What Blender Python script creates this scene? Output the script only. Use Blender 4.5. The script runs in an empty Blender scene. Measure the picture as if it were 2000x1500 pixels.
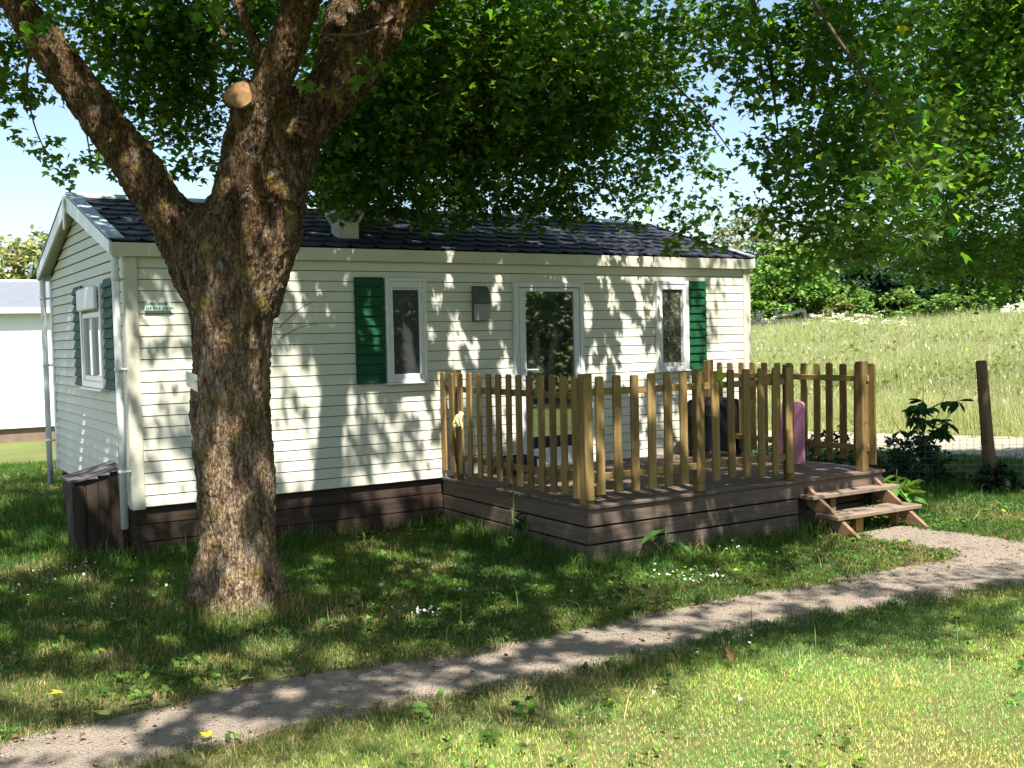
import bpy, bmesh, math, random
import numpy as np
from mathutils import Vector, Matrix, noise as mnoise

S = bpy.context.scene
COL = S.collection
rng = np.random.default_rng(7)
random.seed(7)

# ---------------------------------------------------------------- camera
CAM = np.array([-1.9984, -9.2101, 1.8064])
RGT = np.array([0.8478904, -0.52970413, -0.02225777])
UPV = np.array([0.04174308, 0.02484795, 0.99881935])
FWD = np.array([0.52852567, 0.84781845, -0.04317982])
FPX = 2085.12
cam = bpy.data.cameras.new("camera")
cam.sensor_width = 36
cam.lens = FPX / 2000 * 36
cam.clip_start = 0.05
cam.clip_end = 2000
camo = bpy.data.objects.new("camera", cam)
COL.objects.link(camo)
M = Matrix.Identity(4)
for i in range(3):
    M[i][0] = RGT[i]; M[i][1] = UPV[i]; M[i][2] = -FWD[i]; M[i][3] = CAM[i]
camo.matrix_world = M
S.camera = camo

# ---------------------------------------------------------------- sky, sun, exposure
SUN = Vector((-0.13, -0.46, 0.88)).normalized()
el = math.asin(SUN.z)
W = bpy.data.worlds.new("World")
S.world = W
W.use_nodes = True
nt = W.node_tree
sky = nt.nodes.new("ShaderNodeTexSky")
sky.sky_type = 'NISHITA'
sky.sun_disc = False
sky.sun_elevation = el
sky.sun_rotation = math.atan2(SUN.x, SUN.y)
sky.air_density = 1.0
sky.dust_density = 1.3
sky.ozone_density = 1.0
bg = nt.nodes["Background"]
bg.inputs[1].default_value = 0.088
nt.links.new(sky.outputs[0], bg.inputs[0])
sl = bpy.data.lights.new("sun", 'SUN')
sl.energy = 5.0
sl.angle = math.radians(0.65)
sl.color = (1.0, 0.95, 0.87)
so = bpy.data.objects.new("sun", sl)
COL.objects.link(so)
so.location = (-4, -16, 30)
so.rotation_euler = SUN.to_track_quat('Z', 'Y').to_euler()
S.view_settings.view_transform = 'Standard'
S.view_settings.look = 'None'
S.view_settings.exposure = 1.52
S.view_settings.gamma = 1
S.cycles.use_denoising = True
try:
    S.cycles.denoiser = 'OPENIMAGEDENOISE'
except Exception:
    pass
S.cycles.max_bounces = 8
S.cycles.diffuse_bounces = 4
S.cycles.glossy_bounces = 3
S.cycles.transmission_bounces = 5
S.cycles.sample_clamp_indirect = 6

# ---------------------------------------------------------------- helpers
ORG = {}


def at(px, py, depth):
    """world point seen at photo pixel (2000x1500) at a given depth"""
    return CAM + (FWD + RGT * (px - 1000) / FPX - UPV * (py - 750) / FPX) * depth


def project(P):
    d = np.asarray(P) - CAM
    z = d @ FWD
    zz = np.where(z < 0.05, 0.05, z)
    return 1000 + FPX * (d @ RGT) / zz, 750 - FPX * (d @ UPV) / zz, z


def _h(ix, iy, iz):
    n = (ix.astype(np.int64) * 374761393 + iy.astype(np.int64) * 668265263 + iz.astype(np.int64) * 2147483647 % 1000003 * 1274126177) & 0xffffffff
    n = ((n ^ (n >> 13)) * 1274126177) & 0xffffffff
    return ((n ^ (n >> 16)) & 0xffff) / 65535.0


def vnoise(x, y, z=None):
    x = np.asarray(x, float); y = np.asarray(y, float)
    z = np.zeros_like(x) if z is None else np.asarray(z, float)
    xi, yi, zi = np.floor(x), np.floor(y), np.floor(z)
    u, v, w = x - xi, y - yi, z - zi
    u, v, w = u * u * (3 - 2 * u), v * v * (3 - 2 * v), w * w * (3 - 2 * w)
    r = 0
    for a in (0, 1):
        for b in (0, 1):
            for c in (0, 1):
                r = r + _h(xi + a, yi + b, zi + c) * (u if a else 1 - u) * (v if b else 1 - v) * (w if c else 1 - w)
    return r


def smooth(a, b, x):
    t = np.clip((x - a) / (b - a), 0, 1)
    return t * t * (3 - 2 * t)


def tag(o, label=None, cat=None, group=None, kind=None):
    if label: o['label'] = label
    if cat: o['category'] = cat
    if group: o['group'] = group
    if kind: o['kind'] = kind
    return o


def thing(name, loc, label, cat, group=None):
    o = bpy.data.objects.new(name, None)
    COL.objects.link(o)
    o.location = loc
    o.empty_display_size = 0.1
    ORG[o] = Vector(loc)
    return tag(o, label, cat, group)


def link(name, me, parent=None):
    o = bpy.data.objects.new(name, me)
    COL.objects.link(o)
    if parent is not None:
        o.parent = parent
    return o


def np_mesh(name, V, loops, starts, mat, parent=None, col=None, smooth_shade=False, offset=None):
    me = bpy.data.meshes.new(name)
    V = np.asarray(V, np.float32)
    org = ORG.get(parent, None) if parent is not None else None
    if org is not None:
        V = V - np.array(org, np.float32)
    loops = np.asarray(loops, np.int32); starts = np.asarray(starts, np.int32)
    me.vertices.add(len(V)); me.vertices.foreach_set('co', V.ravel())
    me.loops.add(len(loops)); me.loops.foreach_set('vertex_index', loops)
    me.polygons.add(len(starts)); me.polygons.foreach_set('loop_start', starts)
    if smooth_shade:
        me.polygons.foreach_set('use_smooth', np.ones(len(starts), bool))
    if col is not None:
        a = me.color_attributes.new('col', 'FLOAT_COLOR', 'POINT')
        c = np.ones((len(V), 4), np.float32); c[:, :3] = col
        a.data.foreach_set('color', c.ravel())
    me.update(calc_edges=True)
    me.validate()
    me.materials.append(mat)
    o = link(name, me, parent)
    if parent is not None:
        ORG[o] = ORG[parent]
    return o


class MB:
    def __init__(s):
        s.v = []; s.f = []

    def quad(s, *pts):
        n = len(s.v); s.v += [tuple(p) for p in pts]; s.f.append(tuple(range(n, n + len(pts))))

    def box(s, x0, x1, y0, y1, z0, z1):
        n = len(s.v)
        s.v += [(x0, y0, z0), (x1, y0, z0), (x1, y1, z0), (x0, y1, z0), (x0, y0, z1), (x1, y0, z1), (x1, y1, z1), (x0, y1, z1)]
        for f in ((0, 3, 2, 1), (4, 5, 6, 7), (0, 1, 5, 4), (1, 2, 6, 5), (2, 3, 7, 6), (3, 0, 4, 7)):
            s.f.append(tuple(n + i for i in f))
        return s

    def prism(s, poly, d):
        """closed polygon (list of 3D pts) extruded along vector d"""
        n = len(s.v); k = len(poly); d = Vector(d)
        s.v += [tuple(p) for p in poly] + [tuple(Vector(p) + d) for p in poly]
        s.f.append(tuple(n + i for i in range(k))[::-1]); s.f.append(tuple(n + k + i for i in range(k)))
        for i in range(k):
            j = (i + 1) % k
            s.f.append((n + i, n + j, n + k + j, n + k + i))
        return s

    def bar(s, a, b, w, h, up=(0, 0, 1)):
        a = Vector(a); b = Vector(b); d = (b - a).normalized(); u = Vector(up)
        sd = d.cross(u).normalized() * w / 2; u2 = sd.cross(d).normalized() * h / 2
        return s.prism([a - sd - u2, a + sd - u2, a + sd + u2, a - sd + u2], b - a)

    def tube(s, pts, rad, n=12, cap=True):
        pts = [Vector(p) for p in pts]; k = len(pts)
        if not hasattr(rad, '__len__'): rad = [rad] * k
        base = len(s.v); ref = Vector((0.31, 0.17, 0.93))
        for i, p in enumerate(pts):
            t = (pts[min(i + 1, k - 1)] - pts[max(i - 1, 0)]).normalized()
            if abs(t.dot(ref)) > 0.97: r0 = Vector((1, 0, 0))
            else: r0 = ref
            a = t.cross(r0).normalized(); b = t.cross(a)
            for j in range(n):
                th = 2 * math.pi * j / n
                s.v.append(tuple(p + (a * math.cos(th) + b * math.sin(th)) * rad[i]))
        for i in range(k - 1):
            for j in range(n):
                q = base + i * n + j; q2 = base + i * n + (j + 1) % n
                s.f.append((q, q2, q2 + n, q + n))
        if cap:
            s.f.append(tuple(base + j for j in range(n))[::-1]); s.f.append(tuple(base + (k - 1) * n + j for j in range(n)))
        return s

    def build(s, name, mat, parent=None, bevel=0, smooth_shade=False):
        me = bpy.data.meshes.new(name)
        org = ORG.get(parent, Vector()) if parent is not None else Vector()
        me.from_pydata([tuple(Vector(v) - org) for v in s.v], [], s.f)
        bm = bmesh.new(); bm.from_mesh(me)
        bmesh.ops.recalc_face_normals(bm, faces=bm.faces)
        if bevel:
            bmesh.ops.bevel(bm, geom=list(bm.edges), offset=bevel, segments=1, affect='EDGES', clamp_overlap=True)
        if smooth_shade:
            for f in bm.faces: f.smooth = True
        bm.to_mesh(me); bm.free()
        me.materials.append(mat)
        o = link(name, me, parent)
        if parent is not None: ORG[o] = org
        return o


# ---------------------------------------------------------------- materials
class N:
    def __init__(s, name):
        s.m = bpy.data.materials.new(name); s.m.use_nodes = True
        s.t = s.m.node_tree; s.b = s.t.nodes['Principled BSDF']; s.o = s.t.nodes['Material Output']

    def n(s, typ, **kw):
        nd = s.t.nodes.new(typ)
        for k, v in kw.items():
            if hasattr(nd, k) and k not in nd.inputs: setattr(nd, k, v)
            else: nd.inputs[k].default_value = v
        return nd

    def l(s, a, b): s.t.links.new(a, b)

    def coord(s, scale=(1, 1, 1), kind='Object'):
        tc = s.n('ShaderNodeTexCoord'); mp = s.n('ShaderNodeMapping'); mp.inputs['Scale'].default_value = scale
        s.l(tc.outputs[kind], mp.inputs[0]); return mp.outputs[0]

    def noise(s, co, scale, detail=4, rough=.6, dist=0):
        nd = s.n('ShaderNodeTexNoise'); nd.inputs['Scale'].default_value = scale; nd.inputs['Detail'].default_value = detail
        nd.inputs['Roughness'].default_value = rough; nd.inputs['Distortion'].default_value = dist
        s.l(co, nd.inputs['Vector']); return nd.outputs[0]

    def ramp(s, fac, stops):
        r = s.n('ShaderNodeValToRGB'); e = r.color_ramp.elements
        while len(e) < len(stops): e.new(.5)
        for q, (p, c) in zip(e, stops):
            q.position = p; q.color = (*c, 1) if len(c) == 3 else c
        s.l(fac, r.inputs[0]); return r.outputs[0]

    def mix(s, fac, a, b, mode='MIX'):
        m = s.n('ShaderNodeMix', data_type='RGBA', blend_type=mode)
        for sock, v in ((m.inputs[0], fac), (m.inputs[6], a), (m.inputs[7], b)):
            if isinstance(v, bpy.types.NodeSocket): s.l(v, sock)
            elif isinstance(v, (int, float)): sock.default_value = v
            else: sock.default_value = (*v, 1)
        return m.outputs[2]

    def bump(s, h, strength=.5, dist=.02):
        b = s.n('ShaderNodeBump'); b.inputs['Strength'].default_value = strength; b.inputs['Distance'].default_value = dist
        s.l(h, b.inputs['Height']); s.l(b.outputs[0], s.b.inputs['Normal']); return b

    def base(s, c, rough=.6, spec=.4, metal=0):
        if isinstance(c, bpy.types.NodeSocket): s.l(c, s.b.inputs['Base Color'])
        else: s.b.inputs['Base Color'].default_value = (*c, 1)
        s.b.inputs['Roughness'].default_value = rough; s.b.inputs['Specular IOR Level'].default_value = spec
        s.b.inputs['Metallic'].default_value = metal
        return s.m


def paint(name, c, rough=.5, spec=.4, var=.12, scale=6, bump=0):
    k = N(name); co = k.coord()
    f = k.noise(co, scale, 5, .65)
    d = tuple(x * (1 - var) for x in c)
    col = k.ramp(f, [(.3, d), (.65, c)])
    if bump: k.bump(k.noise(co, 60, 3), bump, .003)
    return k.base(col, rough, spec)


def wood(name, c1, c2, axis='z', rough=.75, grain=1.0, rand=.25, dark=(.08, .05, .02)):
    k = N(name)
    sc = {'z': (38, 38, 2.2), 'x': (2.2, 38, 38), 'y': (38, 2.2, 38)}[axis]
    co = k.coord(sc)
    g = k.noise(co, 1, 6, .65, .8)
    col = k.ramp(g, [(.28, c1), (.5, tuple((a + b) / 2 for a, b in zip(c1, c2))), (.72, c2)])
    co2 = k.coord((3, 3, 3)); kn = k.noise(co2, 2.3, 2, .5)
    col = k.mix(k.ramp(kn, [(.66, (0, 0, 0)), (.74, (.75, .75, .75))]), col, dark)
    oi = k.n('ShaderNodeObjectInfo')
    hs = k.n('ShaderNodeHueSaturation')
    mr = k.n('ShaderNodeMapRange'); mr.inputs['To Min'].default_value = 1 - rand; mr.inputs['To Max'].default_value = 1 + rand
    k.l(oi.outputs['Random'], mr.inputs[0]); k.l(mr.outputs[0], hs.inputs['Value']); k.l(col, hs.inputs['Color'])
    k.bump(g, .35 * grain, .004)
    return k.base(hs.outputs[0], rough, .25)


def leafmat(name, trans=.45, tcol=(1.5, 1.55, .55), rough=.5, spec=.35):
    """vertex colour 'col' is the leaf colour"""
    k = N(name)
    a = k.n('ShaderNodeAttribute', attribute_name='col')
    k.base(a.outputs['Color'], rough, spec)
    tr = k.n('ShaderNodeBsdfTranslucent')
    k.l(k.mix(1.0, a.outputs['Color'], tcol, 'MULTIPLY'), tr.inputs[0])
    mx = k.n('ShaderNodeMixShader'); mx.inputs[0].default_value = trans
    k.l(k.b.outputs[0], mx.inputs[1]); k.l(tr.outputs[0], mx.inputs[2]); k.l(mx.outputs[0], k.o.inputs[0])
    return k.m


def glassmat(name, dark, refl, rough=.02, spots=False):
    k = N(name)
    c = dark
    if spots:
        co = k.coord((1, 1, 1)); f = k.noise(co, 26, 3, .6, 1.2)
        c = k.ramp(f, [(.52, dark), (.64, (.22, .24, .22))])
    k.base(c, .5, .2)
    g = k.n('ShaderNodeBsdfGlossy'); g.inputs['Roughness'].default_value = rough; g.inputs['Color'].default_value = (.95, .97, .95, 1)
    fr = k.n('ShaderNodeFresnel'); fr.inputs[0].default_value = 1.6
    ad = k.n('ShaderNodeMath', operation='ADD'); ad.inputs[1].default_value = refl; k.l(fr.outputs[0], ad.inputs[0])
    mx = k.n('ShaderNodeMixShader'); k.l(ad.outputs[0], mx.inputs[0]); k.l(k.b.outputs[0], mx.inputs[1]); k.l(g.outputs[0], mx.inputs[2])
    k.l(mx.outputs[0], k.o.inputs[0])
    return k.m


def siding_mat():
    k = N('cream_vinyl'); co = k.coord((1, 1, 1))
    f = k.noise(co, 1.3, 5, .6); f2 = k.noise(co, 9, 4, .6)
    col = k.ramp(f, [(.3, (.60, .59, .48)), (.7, (.66, .65, .545))])
    col = k.mix(k.ramp(f2, [(.55, (0, 0, 0)), (.8, (.35, .35, .35))]), col, (.50, .51, .38))
    f3 = k.noise(k.coord((1, 1, 1)), 30, 2, .5)
    col = k.mix(k.ramp(f3, [(.735, (0, 0, 0)), (.77, (.7, .7, .7))]), col, (.16, .13, .08))
    return k.base(col, .55, .3)


def bark_mat():
    k = N('bark')
    g = k.noise(k.coord((1, 1, .30)), 26, 8, .72, .8)
    fine = k.noise(k.coord((1, 1, .5)), 85, 5, .75)
    col = k.ramp(k.mix(.4, g, fine), [(.37, (.008, .006, .005)), (.46, (.055, .040, .028)), (.55, (.14, .108, .078)), (.66, (.31, .265, .21))])
    gp = k.n('ShaderNodeNewGeometry'); sx = k.n('ShaderNodeSeparateXYZ'); k.l(gp.outputs['Position'], sx.inputs[0])
    mr = k.n('ShaderNodeMapRange'); mr.inputs['From Min'].default_value = 1.3; mr.inputs['From Max'].default_value = 2.8; k.l(sx.outputs[2], mr.inputs[0])
    warm = k.mix(1.0, col, (1.5, 1.22, .96), 'MULTIPLY'); grey = k.mix(1.0, col, (3.7, 3.4, 2.95), 'MULTIPLY')
    col = k.mix(mr.outputs[0], grey, warm)
    br = k.noise(k.coord((1, 1, .7)), 2.6, 4, .6, .6)
    col = k.mix(k.ramp(br, [(.5, (0, 0, 0)), (.66, (.75, .75, .75))]), col, k.mix(1.0, col, (.45, .38, .30), 'MULTIPLY'))
    y = k.noise(k.coord((1, 1, .8)), 7, 7, .72, .5)
    col = k.mix(k.ramp(y, [(.555, (0, 0, 0)), (.62, (.75, .75, .75))]), col, (.33, .24, .055))       # ochre lichen
    y2 = k.noise(k.coord((1, 1, 1)), 27, 4, .6, .3)
    col = k.mix(k.ramp(y2, [(.645, (0, 0, 0)), (.68, (.6, .6, .6))]), col, (.33, .25, .06))
    p = k.noise(k.coord((1.2, 1.2, 1)), 9, 6, .7, .6)
    col = k.mix(k.ramp(p, [(.585, (0, 0, 0)), (.63, (.7, .7, .7))]), col, (.30, .30, .255))      # grey lichen
    p2 = k.noise(k.coord((1, 1, 1)), 33, 3, .5, .2)
    col = k.mix(k.ramp(p2, [(.68, (0, 0, 0)), (.70, (.8, .8, .8))]), col, (.42, .45, .42))
    ms = k.noise(k.coord((1, 1, 1)), 4.1, 6, .7)
    col = k.mix(k.ramp(ms, [(.58, (0, 0, 0)), (.70, (.6, .6, .6))]), col, (.055, .06, .016))      # moss
    vo = k.n('ShaderNodeTexVoronoi', feature='DISTANCE_TO_EDGE'); vo.inputs['Scale'].default_value = 1
    wob = k.mix(.10, k.coord((36, 36, 8)), k.n('ShaderNodeTexNoise').outputs[1], 'LINEAR_LIGHT')
    k.l(wob, vo.inputs['Vector'])
    crack = k.ramp(vo.outputs['Distance'], [(.0, (0, 0, 0)), (.16, (1, 1, 1))])
    col = k.mix(k.ramp(vo.outputs['Distance'], [(.0, (.38, .38, .38)), (.14, (0, 0, 0))]), col, (.012, .009, .007))
    h = k.mix(.18, k.mix(.45, g, fine), crack)
    k.bump(h, 1.0, .09)
    return k.base(col, .95, .08)


def gravel_mat(name, c1, c2, c3):
    k = N(name); co = k.coord((1, 1, 1))
    v = k.n('ShaderNodeTexVoronoi'); v.inputs['Scale'].default_value = 75; k.l(co, v.inputs['Vector'])
    f = k.noise(co, 2.2, 5, .6); fine = k.noise(co, 130, 3, .7)
    col = k.ramp(fine, [(.3, c1), (.55, c2), (.75, c3)])
    col = k.mix(k.ramp(f, [(.45, (0, 0, 0)), (.75, (.6, .6, .6))]), col, tuple(x * .72 for x in c2))
    gl = k.noise(co, 6, 6, .7, .5)
    col = k.mix(k.ramp(gl, [(.60, (0, 0, 0)), (.70, (.6, .6, .6))]), col, (.13, .11, .045))
    k.bump(k.mix(.5, v.outputs['Distance'], fine), 1.0, .025)
    return k.base(col, .9, .2)


def ground_mat():
    k = N('soil_and_moss'); co = k.coord((1, 1, 1))
    f = k.noise(co, 1.1, 6, .65); g = k.noise(co, 14, 5, .7)
    col = k.ramp(f, [(.35, (.075, .095, .028)), (.55, (.11, .115, .04)), (.75, (.17, .135, .065))])
    col = k.mix(k.ramp(g, [(.45, (0, 0, 0)), (.7, (.7, .7, .7))]), col, (.12, .085, .045))
    col = k.mix(k.ramp(k.noise(k.coord((1, 1, 1)), .6, 3, .5), [(.4, (0, 0, 0)), (.6, (.6, .6, .6))]), col, (.12, .16, .045))
    k.bump(g, .8, .03)
    return k.base(col, .95, .1)


def roof_mat():
    k = N('slate_shingle'); co = k.coord((1, 1, 1))
    f = k.noise(co, 5, 5, .6); g = k.noise(co, 160, 3, .7)
    col = k.ramp(f, [(.3, (.024, .026, .038)), (.7, (.050, .052, .068))])
    col = k.mix(k.ramp(g, [(.55, (0, 0, 0)), (.75, (.5, .5, .5))]), col, (.09, .09, .10))
    k.bump(g, .5, .004)
    return k.base(col, .7, .35)


SIDING = siding_mat()
WHITE = paint('white_frame', (.70, .71, .70), .35, .45, .08, 5)
CREAM = paint('cream_trim', (.58, .57, .46), .45, .4, .15, 4)
GREYMETAL = paint('grey_metal_trim', (.30, .36, .37), .4, .5, .15, 5)
ZINC = paint('pale_zinc', (.42, .47, .45), .45, .5, .2, 5)
GREEN = paint('green_shutter', (.007, .072, .026), .6, .25, .25, 8)
BROWNP = wood('brown_skirt', (.034, .021, .014), (.076, .051, .035), 'x', .8, .7, .05, (.02, .015, .012))
BROWNV = wood('brown_box_wood', (.028, .019, .014), (.062, .043, .032), 'z', .75, .7, .1, (.02, .015, .012))
DECKX = wood('deck_wood', (.080, .056, .041), (.170, .127, .095), 'x', .85, .8, .12, (.06, .04, .03))
DECKY = wood('deck_wood_side', (.080, .056, .041), (.170, .127, .095), 'y', .85, .8, .12, (.06, .04, .03))
PICKET = wood('treated_pine', (.125, .078, .026), (.30, .205, .078), 'z', .8, 1, .28, (.12, .07, .025))
PINEX = wood('treated_pine_rail', (.13, .08, .028), (.29, .20, .078), 'x', .8, 1, .1, (.12, .07, .025))
PINEY = wood('treated_pine_rail_side', (.13, .08, .028), (.29, .20, .078), 'y', .8, 1, .1, (.12, .07, .025))
STEPW = wood('step_wood', (.13, .092, .064), (.28, .215, .16), 'x', .85, .8, .12, (.10, .065, .04))
STRINGW = wood('stringer_wood', (.15, .082, .045), (.27, .17, .10), 'y', .85, .8, .12, (.10, .065, .04))
OLDPOST = wood('weathered_post', (.07, .048, .026), (.20, .145, .085), 'z', .9, 1.2, 0, (.03, .02, .015))
GREYWOOD = wood('grey_rail_wood', (.03, .03, .03), (.085, .088, .085), 'x', .9, 1, .1, (.02, .02, .02))
BARK = bark_mat()
BARK2 = paint('plain_bark', (.13, .10, .07), .95, .05, .5, 14, .6)
CUTWOOD = paint('cut_wood', (.30, .175, .085), .9, .1, .55, 20, .7)
ROOF = roof_mat()
LEAF = leafmat('maple_leaf', .56, (2.3, 2.1, .6), .45, .4)
FAR = leafmat('far_leaf', .35, (1.4, 1.4, .6), .6, .2)
GRASS = leafmat('grass_blade', .35, (1.4, 1.35, .55), .6, .2)
GROUND = ground_mat()
GRAVEL = gravel_mat('gravel', (.155, .125, .095), (.30, .245, .19), (.47, .395, .315))
LANE = gravel_mat('lane_gravel', (.28, .25, .18), (.42, .38, .28), (.55, .50, .40))
SILL = paint('rubber_dark', (.03, .035, .04), .5, .4)
PANE_D = glassmat('door_glass', (.012, .014, .012), .30)
PANE_W = glassmat('blind_glass', (.045, .048, .047), .015)
PANE_F = glassmat('frosted_glass', (.05, .05, .035), .12, .05, True)
HOOD = paint('lamp_hood', (.10, .11, .10), .5, .4)
LENS = paint('lamp_lens', (.30, .33, .32), .2, .6)
PINK = paint('pink_foam', (.58, .24, .38), .6, .3, .2, 7)
BLACK = paint('black_cover', (.007, .007, .012), .7, .2, .4, 6, .5)
DGREY = paint('dark_grey_metal', (.06, .06, .065), .4, .5)
BLUE = paint('blue_plastic', (.005, .010, .036), .4, .5)
YELLOW = paint('pale_yellow_cloth', (.85, .74, .40), .9, .1, .15, 9)
CARD = paint('white_plate', (.74, .73, .68), .5, .3, .12, 14)
SIGNG = paint('sign_green', (.02, .20, .12), .5, .3)
SIGNW = paint('sign_pale', (.58, .66, .60), .5, .3)
STEEL = paint('handle_metal', (.72, .74, .74), .25, .6)
NWHITE = paint('neighbour_white', (.80, .80, .78), .5, .3, .04, 3)
NROOF = paint('neighbour_roof', (.15, .165, .19), .7, .3, .25, 12)
NBASE = paint('neighbour_skirt', (.22, .16, .12), .8, .2, .3, 4)


# ---------------------------------------------------------------- terrain
def gz(x, y):
    x = np.asarray(x, float); y = np.asarray(y, float)
    e = x + 0.49 * (y - 1.2) - 14.2
    return 1.05 * smooth(0.5, 30, e) + .25 * smooth(2, 7, e) + 5.0 * smooth(34, 160, e)


def grid_mesh(xs, ys, fz, name, mat):
    X, Y = np.meshgrid(xs, ys, indexing='ij'); Z = fz(X, Y)
    V = np.stack([X, Y, Z], -1).reshape(-1, 3); nx, ny = len(xs), len(ys)
    i, j = np.meshgrid(np.arange(nx - 1), np.arange(ny - 1), indexing='ij')
    a = (i * ny + j).ravel()
    L = np.stack([a, a + ny, a + ny + 1, a + 1], 1).ravel()
    return np_mesh(name, V, L, np.arange(len(a)) * 4, mat, smooth_shade=True)


xs = np.unique(np.concatenate([np.linspace(-400, -12, 30), np.linspace(-12, 14, 80), np.linspace(14, 60, 70), np.linspace(60, 500, 40)]))
ys = np.unique(np.concatenate([np.linspace(-300, -12, 25), np.linspace(-12, 12, 70), np.linspace(12, 60, 60), np.linspace(60, 500, 40)]))
tag(grid_mesh(xs, ys, lambda x, y: gz(x, y) + .012 * (vnoise(x * 1.5, y * 1.5) - .5) * (np.abs(x) < 13) - .03, 'ground', GROUND), kind='structure')

PATH = [(-7, -5.1), (-3, -4.75), (-1.5, -4.56), (-.7, -4.43), (-.2, -4.39), (.33, -4.45), (.9, -4.51), (1.56, -4.51), (2.33, -4.51), (3.2, -4.52), (4.04, -4.64),
        (5.03, -4.76), (7, -5.3), (10, -6.2), (10.3, -5.1), (7.2, -4.35), (6.45, -3.98), (6.33, -3.3), (6.24, -2.75), (5.52, -2.66), (5.55, -2.94),
        (5.56, -3.5), (5.5, -3.85), (5.25, -3.95), (4.75, -3.88), (3.97, -3.82), (2.96, -3.82), (2.12, -3.79), (1.29, -3.87), (.68, -3.76), (-.19, -3.64),
        (-1, -3.73), (-1.46, -3.81), (-3, -3.95), (-7, -4.2)]


def inpoly(x, y, poly):
    x = np.asarray(x); y = np.asarray(y); r = np.zeros(x.shape, bool); n = len(poly)
    for i in range(n):
        x0, y0 = poly[i]; x1, y1 = poly[(i + 1) % n]
        c = (y0 > y) != (y1 > y)
        with np.errstate(divide='ignore', invalid='ignore'):
            r ^= c & (x < (x1 - x0) * (y - y0) / (y1 - y0 + 1e-12) + x0)
    return r


def sheet(poly, name, mat, z, jit, step=.12, zf=None):
    P = []
    for i in range(len(poly)):
        a = Vector(poly[i]); b = Vector(poly[(i + 1) % len(poly)]); k = max(1, int((b - a).length / step))
        for q in range(k):
            p = a.lerp(b, q / k)
            n = (vnoise([p.x * 4], [p.y * 4])[0] - .5) + .6 * (vnoise([p.x * 13], [p.y * 13])[0] - .5)
            t = (b - a).normalized(); P.append(p + Vector((-t.y, t.x)) * n * jit)
    bm = bmesh.new()
    vs = [bm.verts.new((p.x, p.y, z if zf is None else z + float(zf(p.x, p.y)))) for p in P]
    f = bm.faces.new(vs)
    bmesh.ops.recalc_face_normals(bm, faces=[f])
    if f.normal.z < 0: f.normal_flip()
    bmesh.ops.triangulate(bm, faces=[f])
    ex = bmesh.ops.extrude_edge_only(bm, edges=[e for e in bm.edges if e.is_boundary])
    for v in ex['geom']:
        if isinstance(v, bmesh.types.BMVert): v.co.z -= .04
    me = bpy.data.meshes.new(name); bm.to_mesh(me); bm.free(); me.materials.append(mat)
    return tag(link(name, me), kind='structure')


sheet(PATH, 'path', GRAVEL, -.014, .09)
LANEP = [(4, 20), (8.6, 13.5), (12.4, 5.5), (14.4, 1.3), (17, -4), (20, -10), (16.5, -11), (13.4, -4.6), (11.2, 0.2), (9.6, 4.0), (5.6, 12.2), (2, 18)]
sheet(LANEP, 'gravel_lane', LANE, -.008, .25, .4, gz)

# ================================================================ MOBILE HOME
HL, HW, Z0, ZE = 7.04, 3.75, 0.45, 2.56
RY, RZ, EY, EZ = 1.875, 3.27, -0.045, 2.668       # ridge / front eave
SLP = (RZ - EZ) / (RY - EY)
home = thing('mobile_home', (0, 0, 0), 'cream clad mobile home with dark scalloped roof and green shutters behind the big maple', 'mobile home')
LAP = 2.1 / 22
m = MB()


SEAM = []


def lap_row(mb, P0, P1, Q0, Q1, out, tilt=.006):
    """one board: bottom edge P0-P1, top edge Q0-Q1, tilted outwards along 'out', with a dark drip seam under it"""
    o1 = Vector(out) * tilt; o2 = Vector(out) * .001; up = Vector((0, 0, .0065)); inn = Vector(out) * -.022
    a, b, c, d = Vector(P0) + o1 + up, Vector(P1) + o1 + up, Vector(Q1) + o2, Vector(Q0) + o2
    mb.quad(a, b, c, d)
    mb.quad(Vector(P0) + inn + up, Vector(P1) + inn + up, b, a); SEAM.append(len(mb.f) - 1)
    mb.quad(Vector(P0) + inn, Vector(P1) + inn, Vector(P1) + inn + up, Vector(P0) + inn + up); SEAM.append(len(mb.f) - 1)
    mb.quad(Vector(P0) + o2, Vector(P1) + o2, Vector(P1) + inn, Vector(P0) + inn); SEAM.append(len(mb.f) - 1)


for i in range(22):
    z = Z0 + i * LAP
    lap_row(m, (0.03, 0, z), (HL - .03, 0, z), (0.03, 0, z + LAP), (HL - .03, 0, z + LAP), (0, -1, 0))
i = 0
z = Z0
while z < 3.16:
    z1 = min(z + LAP, 3.2)

    def ext(zz):
        if zz <= ZE: return 0.03, HW - .03
        t = (zz - ZE) / .62
        return t * RY + .03 * (1 - t), HW - t * RY - .03 * (1 - t)
    a0, b0 = ext(z); a1, b1 = ext(z1)
    if b1 - a1 < .02: break
    lap_row(m, (0, b0, z), (0, a0, z), (0, b1, z1), (0, a1, z1), (-1, 0, 0), .013)
    lap_row(m, (HL, a0, z), (HL, b0, z), (HL, a1, z1), (HL, b1, z1), (1, 0, 0))
    z = z1
m.quad((HL, HW, Z0), (0, HW, Z0), (0, HW, ZE), (HL, HW, ZE))
m.quad((0, 0, Z0), (HL, 0, Z0), (HL, HW, Z0), (0, HW, Z0))
me_wall = m.build('wall', SIDING, home)
me_wall.data.materials.append(paint('seam_shade', (.19, .18, .13), .9, .1, .3, 9))  # darker seam colour deepens the shade line under each board
for i in SEAM: me_wall.data.polygons[i].material_index = 1

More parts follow.
